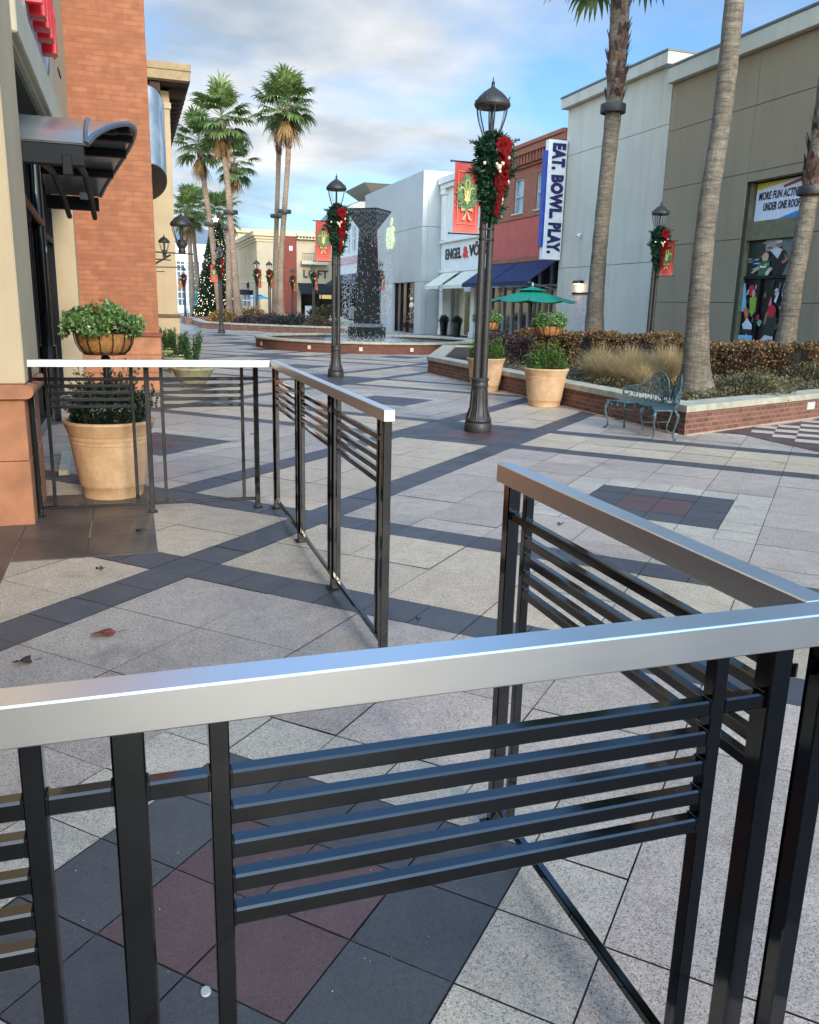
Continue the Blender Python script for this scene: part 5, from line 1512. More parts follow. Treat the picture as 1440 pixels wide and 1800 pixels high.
P_black = pm_('black', S(18, 18, 22)); P_dgreen = pm_('dark_green', S(34, 52, 48)); P_green = pm_('jersey_green', S(42, 96, 62)); P_skin = pm_('skin', S(196, 158, 134)); P_skin2 = pm_('tan_skin', S(150, 108, 84))
P_grey = pm_('grey', S(150, 156, 152)); P_red = pm_('red', S(190, 34, 52)); P_purple = pm_('purple', S(70, 48, 104)); P_cyan = pm_('pale_blue', S(130, 190, 216)); P_lime = pm_('lime', S(140, 176, 58)); P_navy = pm_('navy', S(26, 58, 128)); P_pk = pm_('pink', S(226, 120, 140)); P_or = pm_('orange', S(214, 120, 70)); P_silver = pm_('silver', S(200, 198, 204))
ap = thing('activities_sign', 'white, yellow and blue printed sign panel reading MORE FUN ACTIVITIES UNDER ONE ROOF', 'sign', (XP, 17.86, 0))
b = MB(); b.box(0, .03, -1.07, 1.17, 3.87, 4.80, 0, None, .003); b.build('sign_panel', P_white, ap)
b = MB()
b.prism([(1.165, 4.795), (1.165, 4.62), (.40, 4.71), (-.15, 4.795)], -.003, -.0005, 'x'); b.build('yellow_stripe', P_yellow, ap)
b = MB(); b.prism([(.22, 4.66), (.20, 4.60), (-1.0, 4.795), (-.5, 4.795)], -.006, -.0035, 'x'); b.build('crimson_stripe', P_crim, ap)
b = MB(); b.prism([(.30, 3.875), (-1.065, 3.875), (-1.065, 4.16)], -.003, -.0005, 'x'); b.build('blue_stripe', P_blue, ap)
text_part('sign_lettering', 'MORE FUN ACTIVITIES', .26, P_black, ap, (-.009, 1.06, 4.46), FACE_L, .004, .008, .12, 'LEFT', .60, 1.08, fit=1.72)
text_part('sign_lettering', 'UNDER ONE ROOF', .26, P_black, ap, (-.009, .86, 4.19), FACE_L, .004, .008, .12, 'LEFT', .60, 1.08, fit=1.28)
def poster(label, y0, y1, z0, z1, bgm, shapes):
    pr_ = random.Random(int(y0*100+z0*10)); extra = []
    for q in range(40):
        u, v_ = pr_.random()*.94+.03, pr_.random()*.94+.03; s1, s2 = pr_.uniform(.02, .09), pr_.uniform(.012, .05)
        extra.append((pr_.choice([P_grey, P_skin, P_dgreen, P_red, P_silver, P_cyan, P_black, P_skin2, P_lime, P_purple]), [(u-s1, v_-s2*pr_.random()), (u+s1*.3, v_-s2), (u+s1, v_+s2*.4), (u, v_+s2)]))
    shapes = extra[:30]+shapes+[(m_, [(.5+(u-.5), v) for u, v in p_]) for m_, p_ in extra[30:34]]
    t = thing('window_poster', label, 'poster', (XP, (y0+y1)/2, 0), 0, 'printed posters in the olive building window')
    b = MB(); b.box(0, .02, (y0-y1)/2, (y1-y0)/2, z0, z1); b.build('poster_sheet', bgm, t)
    W = y1-y0
    mats_ = []; b = MB()
    for k_, (m, pts) in enumerate(shapes):
        if m not in mats_: mats_.append(m)
        # u from the left as seen (towards +y), v from the bottom
        pp = [(W/2-u*W, z0+v*(z1-z0)) for u, v in pts]
        b.prism(pp, -.0012*(k_+1)-.001, -.0012*(k_+1), 'x', mats_.index(m))
    b.build('printed_figures', mats_, t)
def ell(cx, cy, rx, ry, n=12): return [(cx+rx*math.cos(2*PI*i/n), cy+ry*math.sin(2*PI*i/n)) for i in range(n)]
poster('dark green poster of three players, two adults and a child in green', 16.80, 19.07, 2.50, 3.38, P_dgreen, [
    (P_grey, [(.28, 1), (.5, 1), (.5, .62), (.3, .7)]), (pm_('teal_grey', S(92, 112, 104)), [(.55, 1), (.95, 1), (.9, .3), (.7, 0), (.55, 0)]),
    (P_black, [(.38, .55), (.5, .72), (.62, .66), (.68, .4), (.6, 0), (.45, 0), (.42, .3)]), (P_silver, [(.37, .7), (.47, .78), (.56, .7), (.5, .45), (.45, .55)]), (P_skin2, ell(.5, .86, .05, .11)), (P_silver, [(.46, .95), (.54, .97), (.55, .9), (.45, .88)]),
    (P_skin2, [(.6, .6), (.68, .42), (.6, .3), (.56, .36), (.62, .44)]),
    (P_green, [(.2, .3), (.28, .42), (.38, .4), (.42, .1), (.4, 0), (.22, 0)]), (P_white, [(.23, .3), (.3, .26), (.37, .34), (.33, .22), (.25, .22)]), (P_skin, ell(.31, .52, .055, .12)), (P_or, [(.27, .6), (.31, .68), (.36, .6), (.31, .62)]),
    (P_skin, [(.1, .1), (.22, .28), (.24, .2), (.13, .06)]), (P_skin, [(.33, .08), (.42, .24), (.45, .18), (.38, 0)]), (P_silver, [(.34, 0), (.38, .2), (.41, .18), (.38, 0)]),
    (P_black, [(.74, 0), (.77, .25), (.88, .28), (.92, 0)]), (P_skin, ell(.82, .42, .045, .11)), (P_crim, [(.77, .48), (.8, .56), (.87, .5), (.84, .46)]), (P_white, [(.77, .12), (.83, .2), (.82, .1)])])
poster('narrow poster with pale-blue wall, lime player and a blue jersey', 18.49, 19.07, .42, 2.41, P_black, [
    (P_cyan, [(0, .95), (.12, .95), (.35, .62), (.1, .58), (0, .6)]), (P_red, ell(.55, .86, .22, .07)), (P_skin, ell(.72, .82, .12, .05)), (P_lime, [(.5, .76), (.95, .8), (.98, .6), (.75, .52), (.6, .6)]),
    (P_or, [(.15, .64), (.42, .64), (.62, .47), (.4, .46)]), (P_white, [(.2, .42), (.5, .5), (.85, .42), (.9, .3), (.4, .3)]), (P_dgreen, [(.1, .36), (.9, .36), (.9, .3), (.1, .3)]),
    (P_cyan, [(.02, .28), (.98, .28), (.98, 0), (.02, 0)]), (P_navy, [(.5, .16), (.92, .18), (.95, 0), (.55, 0)]), (P_white, ell(.78, .12, .1, .035)), (P_navy, ell(.78, .12, .06, .02)), (pm_('teal', S(40, 110, 150)), [(.05, .02), (.1, .14), (.3, .08), (.42, 0)])])
poster('tall black poster of a player in white trousers swinging beside a red banner shape', 17.23, 18.41, .42, 2.41, P_black, [
    (P_silver, [(.13, .0), (.25, .28), (.4, .33), (.55, .28), (.6, .0), (.45, .0), (.42, .16), (.32, .12), (.22, 0)]), (P_dgreen, [(.22, .3), (.3, .56), (.5, .6), (.62, .5), (.58, .28)]), (P_red, ell(.42, .6, .13, .08)), (P_skin2, [(.2, .42), (.26, .58), (.33, .6), (.28, .44)]),
    (P_pk, [(.3, .66), (.36, .78), (.4, .68)]), (P_skin, ell(.52, .82, .07, .035)), (P_white, [(.46, .72), (.54, .84), (.58, .8), (.52, .7)]), (P_cyan, [(.4, .06), (.85, .02), (.85, 0), (.5, 0)]), (P_or, [(.1, 0), (.6, 0), (.5, .04), (.15, .05)]),
    (P_pk, [(.78, .87), (.99, .88), (.92, .19), (.7, .26)]), (P_purple, [(.8, .86), (.98, .87), (.96, .64), (.79, .62)]), (P_red, [(.79, .62), (.96, .64), (.91, .2), (.72, .27)]), (P_pk, [(.76, .5), (.9, .52), (.88, .48)]), (P_pk, [(.86, .58), (.9, .6), (.8, .3), (.77, .3)]), (P_white, [(.78, .3), (.84, .31), (.83, .25), (.77, .24)]),
    (P_skin2, [(.64, .32), (.7, .36), (.74, .3), (.68, .28)]), (P_silver, [(.6, .95), (.61, .95), (.55, .78), (.54, .78)]), (P_silver, [(.72, .95), (.73, .95), (.68, .82), (.67, .82)])])
poster('black poster strip at the right edge of the window, partly behind the palm', 16.80, 17.15, .42, 2.41, P_black, [(P_silver, ell(.3, .8, .3, .04)), (P_dgreen, [(0, .5), (.6, .5), (.7, .3), (0, .3)])])

gy = thing('pale_grey_building', 'tall pale grey stucco building left of the olive one, with a lit wall lamp', 'building', (0, 0, 0))
panel_wall(gy, M_grey, XR, [22.86, 29.16], [0, 3.01, 6.90, 8.5])
b = MB(); b.box(XR+.03, 26, 22.87, 29.15, 0, 8.45); b.build('joint_backing', M_joint, gy)
b = MB(); b.box(XR-.22, XR+2.5, 22.90, 29.34, 8.505, 8.84, 0, None, .01); b.build('parapet', M_grey, gy)
b = MB(); b.box(XR-.245, XR+2.5, 22.89, 29.37, 8.843, 8.91, 0, None, .006); b.build('coping', M_coping, gy)
b = MB(); b.box(XR-.03, XR-.002, 26.35, 27.75, .0, 2.06); b.build('service_door', mat('pale_mauve_door', S(178, 170, 164), .7), gy)
b = MB(); b.box(XR-.06, XR-.001, 26.25, 27.9, 2.07, 2.13); b.build('door_lintel', M_frame, gy)
wl_ = thing('wall_lamp', 'small black wall lamp glowing orange over the side door of the pale grey building', 'wall lamp', (XR, 27.45, 2.42))
b = MB(); b.prism([(-.3, 0), (-.3, .1), (-.24, .13), (.28, .13), (.28, 0)], -.16, -.002, 'y'); b = MB()
b.box(-.16, -.002, -.28, .28, .0, .12, 0, None, .02); b.build('housing', M_black, wl_)
b = MB(); b.box(-.13, -.03, -.22, .22, -.012, -.001); b.build('diffuser', mat('warm_diffuser', (1, .7, .4, 1), .5, 0, 0, emis=(1, .62, .3, 1), es=7.0), wl_)
wlamp = bpy.data.lights.new('wall_lamp_light', 'POINT'); wlamp.energy = 7; wlamp.color = (1, .62, .3); wlamp.shadow_soft_size = .08
wlo = bpy.data.objects.new('wall_lamp_light', wlamp); COL.objects.link(wlo); wlo.location = (XR-.14, 27.45, 2.28)
cm_ = thing('security_camera', 'small white dome camera high on the pale grey wall', 'camera', (XR, 27.6, 4.1))
b = MB(); b.ball((-.1, 0, -.03), .07, 10); b.tube([(-.09, 0, .03), (-.002, 0, .06)], .02, 6); b.build('housing', M_white, cm_, True); b = MB(); b.ball((-.14, 0, -.05), .035, 8); b.build('lens', M_black, cm_, True)

bk = thing('brick_shop_building', 'orange brick and coral stucco shop building with navy awnings behind the vertical white sign', 'building', (0, 0, 0))
XB = 15.62
YB0, YB1 = 29.18, 36.3
wins = [(30.95, 31.85), (33.0, 33.9), (35.05, 35.9)]
b = MB()
ys = [YB0]+[q for w in wins for q in w]+[YB1]
for i in range(0, len(ys), 2): b.box(XB, XB+.4, ys[i], ys[i+1], 5.3, 7.05)
for w in wins: b.box(XB, XB+.4, w[0], w[1], 6.72, 7.05)
b.build('upper_brick_wall', M_brick3, bk)
b = MB(); b.box(XB-.04, XB+.4, YB0, YB1, 5.12, 5.295, 0, None, .01); b.box(XB-.04, XB+.4, YB0, YB1, 3.38, 3.60, 0, None, .01); b.build('brick_band', M_brick3, bk)
b = MB(); b.box(XB-.0, XB+.4, YB0, YB1, 3.605, 5.115); b.build('coral_stucco_panel', mat('coral_stucco', S(186, 92, 76), .9, 0, .05, 2, .3, 150, .003), bk)
b = MB(); b.box(XB+.4, 26, YB0, YB1, 0, 7.7); b.build('core', M_joint, bk)
b = MB(); b.box(XB-.1, XB+.4, YB0, YB1, 7.055, 7.14, 0, None, .01); b.box(XB-.32, XB+.4, YB0-.0, YB1, 7.5, 7.75, 0, None, .01); b.box(XB-.38, XB+.4, YB0, YB1, 7.755, 7.9, 0, None, .01); b.build('cornice', mat('brown_red_cornice', S(150, 92, 68), .8), bk)
b = MB(); b.box(XB-.0, XB+.4, YB0, YB1, 7.145, 7.495); b.build('cornice_back', mat('dark_red_recess', S(104, 56, 42), .85), bk)
b = MB()
for i in range(26): b.box(XB-.26, XB-.001, YB0+.1+i*.27, YB0+.22+i*.27, 7.15, 7.495)
b.build('cornice_bracket', mat('brown_red_cornice', S(150, 92, 68), .8), bk)
for w in wins:
    b = MB(); b.box(XB+.12, XB+.16, w[0], w[1], 5.3, 6.72); wo_ = b.build('window', mat('pale_reflecting_glass', S(140, 160, 166), .12, 0, .2, 2, spec=.8), bk)
    b = MB(); b.box(XB+.06, XB+.12, w[0], w[0]+.06, 5.3, 6.72); b.box(XB+.06, XB+.12, w[1]-.06, w[1], 5.3, 6.72); b.box(XB+.06, XB+.12, w[0]+.06, w[1]-.06, 5.98, 6.04); b.box(XB+.06, XB+.12, w[0]+.06, w[1]-.06, 6.66, 6.72)
    reg(b.build('window_frame', mat('pale_window_frame', S(176, 184, 178), .6)), wo_)
    b = MB(); b.box(XB-.07, XB+.05, w[0]-.08, w[1]+.08, 5.296, 5.36, 0, None, .008); reg(b.build('sill', M_stuccoL), wo_)
# shop front
b = MB(); b.box(XB+.25, XB+.28, YB0+.05, YB1, .25, 3.3); b.build('shop_glass', mat('shop_glass', (.02, .022, .026, 1), .05, 0, 0, spec=.9), bk)
b = MB(); b.box(XB+.2, XB+.4, YB0, YB1, 0, .25); b.build('stall_riser', mat('slate_blue_riser', S(84, 92, 100), .7), bk)
b = MB()
for y in (29.25, 30.5, 31.5, 32.4, 33.2, 34.0, 34.9, 36.2): b.box(XB+.17, XB+.25, y-.035, y+.035, .25, 3.3)
b.box(XB+.17, XB+.249, YB0, YB1, 2.4, 2.48); b.box(XB+.17, XB+.25, YB0, YB1, .251, .33)
b.build('silver_mullion', mat('silver_frame', S(168, 172, 172), .4, .5, .05), bk)
M_navy = mat('navy_awning_canvas', S(30, 38, 74), .8, 0, .12, 3, .2, 100)
def awning(t, y0, y1, x, z0, out, drop_, m, name='awning'):
    b = MB()
    v = [(x-.02, y0, z0), (x-.02, y1, z0), (x-out, y1, z0-drop_), (x-out, y0, z0-drop_)]
    v += [(p[0]+.01, p[1], p[2]-.03) for p in v]
    b.add(v, [(0, 1, 2, 3), (7, 6, 5, 4), (0, 3, 7, 4), (2, 1, 5, 6), (3, 2, 6, 7), (1, 0, 4, 5)])
    b.box(x-out-.006, x-out+.012, y0, y1, z0-drop_-.16, z0-drop_-.028)
    o = b.build(name, m, t)
    b = MB()
    for y in (y0+.04, y1-.04): b.tube([(x-out+.03, y, z0-drop_-.04), (x-.02, y, z0-drop_-.3)], .015, 5)
    b.tube([(x-out+.02, y0, z0-drop_-.05), (x-out+.02, y1, z0-drop_-.05)], .015, 5)
    reg(b.build('awning_frame', mat('silver_frame', S(168, 172, 172), .4, .5, .05)), o)
awning(bk, 29.5, 33.0, XB-.04, 3.36, 1.25, .82, M_navy); awning(bk, 33.1, 36.2, XB-.04, 3.36, 1.25, .82, M_navy)
# vertical blade sign
bs = thing('vertical_blade_sign', 'tall white vertical sign reading EAT. BOWL. PLAY. in navy with a blue edge strip', 'sign', (14.98, 28.95, 0))
b = MB(); b.box(-.37, .37, -.0, .28, 3.30, 7.42, 0, None, .015); b.build('sign_box', M_white, bs)
b = MB(); b.box(-.46, -.372, .02, .3, 3.75, 7.05, 0, None, .01); b.build('blue_edge', mat('royal_blue_strip', S(30, 62, 150), .4), bs)
b = MB(); b.tube([(.37, .14, 6.9), (.9, .14, 6.9)], .05, 8); b.tube([(.37, .14, 3.95), (.9, .14, 3.95)], .05, 8); b.build('sign_bracket', mat('slate_blue_bracket', S(70, 78, 110), .5), bs)
M_let = mat('navy_lettering', S(28, 26, 84), .4, 0, 0)
# letters rotated to read downwards: +x of the text goes to -z
ROTV = (Matrix.Rotation(R(90), 3, 'Y').to_4x4() @ Matrix.Rotation(R(90), 3, 'X').to_4x4()).to_euler()
for w_, zc, sz, xo in (('EAT.', 6.86, .66, .89), ('BOWL.', 5.49, .62, 1.50), ('PLAY.', 4.06, .66, 1.08)):
    text_part('lettering', w_, sz, M_let, bs, (.01, -.012, zc), ROTV, .02, .04, 0, 'CENTER', 1, 1.08, fit=xo)

# white estate office
eo = thing('white_shopfront_building', 'white classical shopfront with black and red lettering and two cream awnings', 'building', (0, 0, 0))
XE = 16.5
M_cls = mat('white_render', S(212, 210, 202), .75, 0, .04, 2)
b = MB(); b.box(XE, 26, 36.32, 44.95, 3.2, 8.1); b.build('upper_wall', M_cls, eo)
b = MB(); b.box(XE-.1, XE-.001, 36.4, 44.9, 3.3, 3.42, 0, None, .01); b.box(XE-.14, XE-.001, 36.4, 44.9, 4.85, 4.98, 0, None, .01); b.box(XE-.3, XE-.001, 36.4, 44.95, 7.85, 8.2, 0, None, .02); b.box(XE-.2, XE-.001, 36.4, 44.92, 7.62, 7.84, 0, None, .01); b.build('cornice', M_cls, eo)
for y in (36.6, 39.9, 44.45):
    b = MB(); b.box(XE-.16, XE-.001, y-.25, y+.25, 4.985, 7.3, 0, None, .01); b.box(XE-.22, XE-.001, y-.3, y+.3, 7.31, 7.6, 0, None, .02); b.build('upper_pilaster', M_cls, eo)
    b = MB(); b.box(XE-.12, XE+.4, y-.25, y+.25, .3, 3.19, 0, None, .01); b.box(XE-.16, XE+.4, y-.3, y+.3, 0, .298, 0, None, .01); b.build('pilaster', M_cls, eo)
b = MB(); b.box(XE+.9, XE+1.0, 36.4, 44.9, 0, 3.2); b.build('lobby_wall', mat('cream_interior', S(206, 196, 168), .8), eo)
b = MB(); b.box(XE+.3, XE+.33, 40.3, 41.9, .1, 2.9); b.build('shop_window', mat('window_amber_reflection', S(120, 104, 60), .12, 0, .4, 1.5), eo)
b = MB(); b.box(XE+.25, XE+.34, 40.2, 42.0, 2.3, 2.9); b.build('transom_sign', M_white, eo)
text_part('transom_lettering', 'ENGEL&VÖLKERS', .16, M_black, eo, (XE+.24, 41.1, 2.55), FACE_L, .006, .002, 0, 'CENTER', .8)
text_part('fascia_lettering', 'ENGEL', .74, M_black, eo, (XE-.02, 44.18, 4.22), FACE_L, .05, .02, 0, 'LEFT', 1, 1, fit=2.3)
text_part('fascia_ampersand', '&', .74, M_redsign, eo, (XE-.02, 41.66, 4.22), FACE_L, .05, .03, 0, 'LEFT', 1, 1, fit=.74)
text_part('fascia_lettering', 'VÖLKERS', .74, M_black, eo, (XE-.02, 40.80, 4.26), FACE_L, .05, .02, 0, 'LEFT', 1, 1, fit=3.7)
M_creamaw = mat('cream_awning_canvas', S(206, 200, 176), .8, 0, .05)
awning(eo, 41.9, 44.1, XE-.12, 3.28, 1.1, .72, M_creamaw); awning(eo, 37.5, 41.2, XE-.12, 3.28, 1.1, .72, M_creamaw)
for i_, (x, y, l_) in enumerate([(16.62, 43.0, 'left clipped ball shrub in a black tapered pot by the white shopfront'), (16.55, 40.9, 'right clipped ball shrub in a black tapered pot, partly behind the nearest lamp')]):
    t = thing('topiary_pot', l_, 'potted shrub', (x-.55, y, 0), 0, 'topiary pots at the white shopfront')
    b = MB(); b.lathe([(0, 0), (.16, 0), (.25, .75), (.23, .77), (0, .75)], 0, 0, 4 if False else 16); b.build('pot', M_black, t)
    b = MB(); b.ball((0, 0, .86), .2, 12); b.build('branches', M_core, t)
    shrub_ball(t, 'foliage', M_box, (0, 0, .78), .26, .3, 1500, .045)

# grey metal-clad store
gs = thing('grey_metal_store', 'plain silver-grey store cube with a pale glowing fruit emblem behind the fountain', 'building', (0, 0, 0))
def cladm():
    t = NT('satin_grey_cladding'); f = t.noise(.35, 3)
    t.base(t.ramp(f, [(.3, S(176, 176, 172)), (.7, S(190, 189, 184))])); t.set(Roughness=.42, Metallic=.25); return t.m
M_clad = cladm()
g = .02
b = MB()
ycols = [45.0, 49.1, 51.2, 57.0]; zrows = [0, 2.82, 5.72, 8.58]
for ya, yb_ in zip(ycols[:-1], ycols[1:]):
    for za, zb in zip(zrows[:-1], zrows[1:]):
        if za == 0:
            if ya == 45.0: b.box(XR, XR+.3, 45.0+g/2, 46.1, 0, zb-g/2); continue
            if ya == 49.1: b.box(XR, XR+.3, 50.2, yb_-g/2, 0, zb-g/2); continue
        b.box(XR, XR+.3, ya+g/2, yb_-g/2, za+g/2, zb-g/2)
for xa, xb in ((XR+.31, XR+3.2), (XR+3.22, 26)):
    for za, zb in zip(zrows[:-1], zrows[1:]): b.box(xa, xb, 45.01, 45.3, za+g/2, zb-g/2)
b.build('cladding', M_clad, gs)
b = MB(); b.box(XR+.31, 25.9, 45.31, 56.98, 0, 8.5); b.build('core', M_joint, gs)
b = MB(); b.box(XR+.22, XR+.25, 46.1, 50.2, 0, 2.81); b.build('display_window', mat('brown_display_window', S(62, 44, 34), .08, 0, .5, 1.2, spec=.9), gs)
b = MB()
for y in (46.12, 47.9, 49.1, 50.18): b.box(XR+.12, XR+.22, y-.03, y+.03, 0, 2.8)
b.build('window_frame', M_frame, gs)
b = MB()
for (y, z, r_) in [(47.0, 1.55, .17), (47.05, 1.9, .12), (46.8, 1.5, .1), (47.25, 1.5, .1)]: b.ball((XR+.17, y, z), r_, 10)
for q in range(40): b.ball((XR+.17, rng.uniform(46.5, 47.8), rng.uniform(.5, 2.5)), .025, 6)
b.build('display_ornaments', mat('pale_display_ornament', S(226, 200, 176), .4, 0, .1), gs)
# emblem: bitten fruit with a leaf, lit
t = thing('glowing_emblem', 'pale yellow-green bitten fruit emblem glowing on the grey store wall', 'sign', (XR-.06, 50.85, 5.58))
pts = []
def arcp(cx, cy, r, a0, a1, n): return [(cx+r*math.cos(R(a0+(a1-a0)*i/n)), cy+r*math.sin(R(a0+(a1-a0)*i/n))) for i in range(n+1)]
fruit = [(0, .46)]+arcp(-.42, .12, .42, 78, 178, 8)+[(-.80, -.25), (-.62, -.62), (-.40, -.78), (-.2, -.76), (0, -.68), (.2, -.76), (.40, -.78), (.60, -.60), (.74, -.34)]+arcp(.88, .02, .30, -118, -242, 6)+[(.62, .44)]+arcp(.40, .16, .38, 60, 98, 4)
fruit = [(-x, z) for x, z in fruit]
b = MB(); b.prism([(x*1.02, z*1.0) for x, z in fruit], -.03, .05, 'x'); b.prism([(-.02, .56), (-.05, .78), (-.16, .95), (-.34, 1.04), (-.33, .82), (-.2, .62)], -.03, .05, 'x')
b.build('emblem', mat('lit_pale_yellow', (.8, .82, .45, 1), .4, 0, 0, emis=(.9, 1.0, .5, 1), es=.22), t)

# ================================================================== BUILDINGS FARTHER DOWN THE STREET
wb = thing('white_gabled_shop', 'white two-storey shop with tall windows and dark awning just left of the fountain pillar', 'building', (0, 0, 0))
XW = 15.8
b = MB(); b.box(XW, 24, 57.05, 66, 3.7, 7.5); b.box(XW, 24, 57.05, 66, 0, .3); b.box(XW-.15, 24, 57.05, 66.1, 7.5, 7.75); b.box(XW+.4, 24, 57.06, 66, .3, 3.7); b.build('wall', M_white, wb)
for i in range(5):
    b = MB(); y = 57.8+i*1.6; b.box(XW-.03, XW-.001, y, y+.8, 5.3, 7.0, 0, None, .01); o = b.build('window', mat('pale_reflecting_glass', S(140, 160, 166), .12), wb)
    b = MB(); b.box(XW-.07, XW-.031, y+.37, y+.43, 5.3, 7.0); b.box(XW-.07, XW-.031, y, y+.8, 6.1, 6.16); reg(b.build('window_frame', M_white), o)
b = MB(); b.box(XW-.05, XW-.002, 57.1, 65.9, 4.4, 4.95); b.build('pink_sign_band', mat('faded_pink_band', S(198, 160, 158), .7), wb)
awning(wb, 57.3, 65.8, XW-.02, 3.7, 1.1, .7, mat('dark_awning_canvas', S(30, 34, 46), .8))
b = MB(); b.box(XW+.3, XW+.35, 57.3, 65.8, .3, 3.6); b.build('shop_glass', M_glass, wb)
vb = thing('vaulted_roof_building', 'building with a ribbed grey barrel roof above the fountain top', 'building', (0, 0, 0))
arcs = [(19.9+2.0*math.cos(PI-PI*i/16), 8.4+1.75*math.sin(PI*i/16)) for i in range(17)]
M_ribr = mat('grey_seamed_roof', S(136, 136, 134), .45, .2, .05)
b = MB(); b.prism(arcs, 74, 84, 'y'); b.build('barrel_roof', M_ribr, vb)
b = MB()
for k in range(8): b.tube([(x, 74.05+k*1.3, z+.02) for x, z in arcs], .06, 5)
b.build('roof_seam', mat('dark_seam', S(84, 84, 84), .5), vb)
b = MB(); b.prism([(19.9+1.6*math.cos(PI-PI*i/16), 8.4+1.35*math.sin(PI*i/16)) for i in range(17)], 73.9, 73.99, 'y'); b.build('gable_end', M_stucco, vb)
b = MB(); b.box(17.8, 26, 74.1, 84, 0, 8.39); b.build('wall', M_stuccoL, vb)
wd = thing('flared_roof_tower', 'grey tower roof with sharply flared eaves rising behind the silver-grey store', 'building', (0, 0, 0))
b = MB()
vv = [(19.9, 74, 11.75), (27, 74, 11.75), (27, 81, 11.75), (19.9, 81, 11.75), (21.9, 76, 10.3), (25.5, 76, 10.3), (25.5, 80, 10.3), (21.9, 80, 10.3)]
b.add(vv, [(0, 1, 2, 3), (7, 6, 5, 4), (0, 4, 5, 1), (1, 5, 6, 2), (2, 6, 7, 3), (3, 7, 4, 0)]); b.build('flared_roof', mat('taupe_soffit', S(138, 132, 124), .7), wd)
b = MB(); b.box(22.0, 25.4, 76.1, 79.9, 0, 10.35); b.build('tower_wall', M_stucco, wd)

lf = thing('clothing_store', 'tan storefront with large LOFT lettering, small balcony and black awning', 'building', (0, 70, 0))
M_tan = mat('warm_tan_stucco', S(184, 166, 136), .88, 0, .04, 1.5)
b = MB(); b.box(13.2, 18.5, 0, 8, 3.05, 6.75); b.box(13.2, 13.55, 0, 8, 0, 3.05); b.box(17.6, 18.5, 0, 8, 0, 3.05); b.box(13.55, 17.6, 1.2, 8, 0, 3.05); b.build('wall', M_tan, lf)
b = MB(); b.box(13.2, 18.5, -.35, 0, 6.5, 6.56); b.box(13.2, 18.5, -.4, 0, 6.72, 6.95); b.build('cornice', M_stuccoL, lf)
b = MB()
for i in range(20): b.box(13.3+i*.26, 13.42+i*.26, -.3, 0, 6.565, 6.715)
b.build('dentil', M_stuccoL, lf)
b = MB(); b.box(14.7, 15.5, -.02, -.001, 4.95, 6.1); b.build('balcony_window', mat('teal_glass', S(104, 136, 138), .15), lf)
b = MB(); b.box(13.55, 15.7, -.6, -.001, 4.55, 4.85, 0, None, .02); b.build('balcony_slab', M_stuccoL, lf)
b = MB()
for i in range(15): b.tube([(13.6+i*.148, -.57, 4.85), (13.6+i*.148, -.57, 5.4)], .012, 4)
b.tube([(13.58, -.57, 5.42), (15.7, -.57, 5.42)], .02, 5); b.build('balcony_rail', M_frame, lf)
text_part('store_lettering', 'LOFT', .86, mat('dark_brown_lettering', S(48, 40, 34), .5), lf, (14.75, -.05, 3.82), FACE_S, .08, .012, 0, 'CENTER', 1.0, 1.05)
b = MB(); v = [(13.3, -.02, 3.1), (17.7, -.02, 3.1), (17.7, -1.0, 2.35), (13.3, -1.0, 2.35), (13.3, -.02, 3.06), (17.7, -.02, 3.06), (17.7, -1.0, 2.31), (13.3, -1.0, 2.31)]
b.add(v, [(0, 1, 2, 3), (7, 6, 5, 4), (0, 3, 7, 4), (2, 1, 5, 6), (3, 2, 6, 7)]); b.box(13.3, 17.7, -1.01, -.99, 2.2, 2.34); b.build('black_awning', mat('black_awning_canvas', S(20, 22, 28), .8), lf)
b = MB(); b.box(13.56, 17.59, .5, .54, 0, 3.0); b.build('shop_window', mat('dim_shop_interior', S(44, 32, 22), .15, 0, .6, .9), lf)
b = MB()
for x in (13.6, 14.5, 15.3, 16.4, 17.55): b.box(x, x+.08, .4, .5, 0, 3.0)
b.build('window_frame', M_frame, lf)
b = MB(); b.box(13.95, 14.5, .3, .36, .3, 1.3); b.build('window_notice', M_white, lf)
b = MB(); b.box(15.2, 16.2, .42, .49, 1.9, 2.3); b.build('interior_glow', mat('yellow_lit_panel', (.8, .6, .2, 1), .5, 0, 0, emis=(1, .75, .3, 1), es=.35), lf)
rp = thing('red_brick_pilaster_block', 'narrow red brick bay with a small white plaque left of the tan storefront', 'building', (0, 69.9, 0))
b = MB(); b.box(12.15, 13.19, 0, 8, .6, 6.7); b.build('brick_wall', brickmat('deep_red_brick', S(134, 58, 44), S(120, 50, 38), S(120, 70, 56)), rp)
b = MB(); b.box(12.1, 13.19, -.05, 8, 0, .595); b.box(12.1, 13.195, -.06, 8, 6.705, 6.95); b.build('stone_trim', M_stuccoL, rp)
b = MB(); b.box(12.6, 12.85, -.03, -.001, 5.6, 5.95); b.build('plaque', M_white, rp)
bb = thing('beige_corner_store', 'long beige store with stepped cornice and dark entrance awning behind the tall palms', 'building', (10.0, 70, 0))
b = MB(); b.box(0, 2.1, 0, 13, 0, 6.2, 0, None, .02); b.build('wall', M_tan, bb)
b = MB(); b.box(-.06, 2.1, -.06, 13, 6.21, 6.4); b.box(-.16, 2.1, -.16, 13.1, 6.41, 6.6); b.box(-.3, 2.1, -.3, 13.2, 6.61, 7.0, 0, None, .03); b.box(-.05, 2.1, -.05, 13, 3.1, 3.22, 0, None, .01); b.build('cornice', mat('honey_cornice', S(204, 182, 144), .8, 0, .04), bb)
b = MB()
for i in range(4): b.box(-.03, -.001, 1.2+i*2.9, 3.4+i*2.9, 3.8, 5.7)
b.build('recessed_panel', M_stucco, bb)
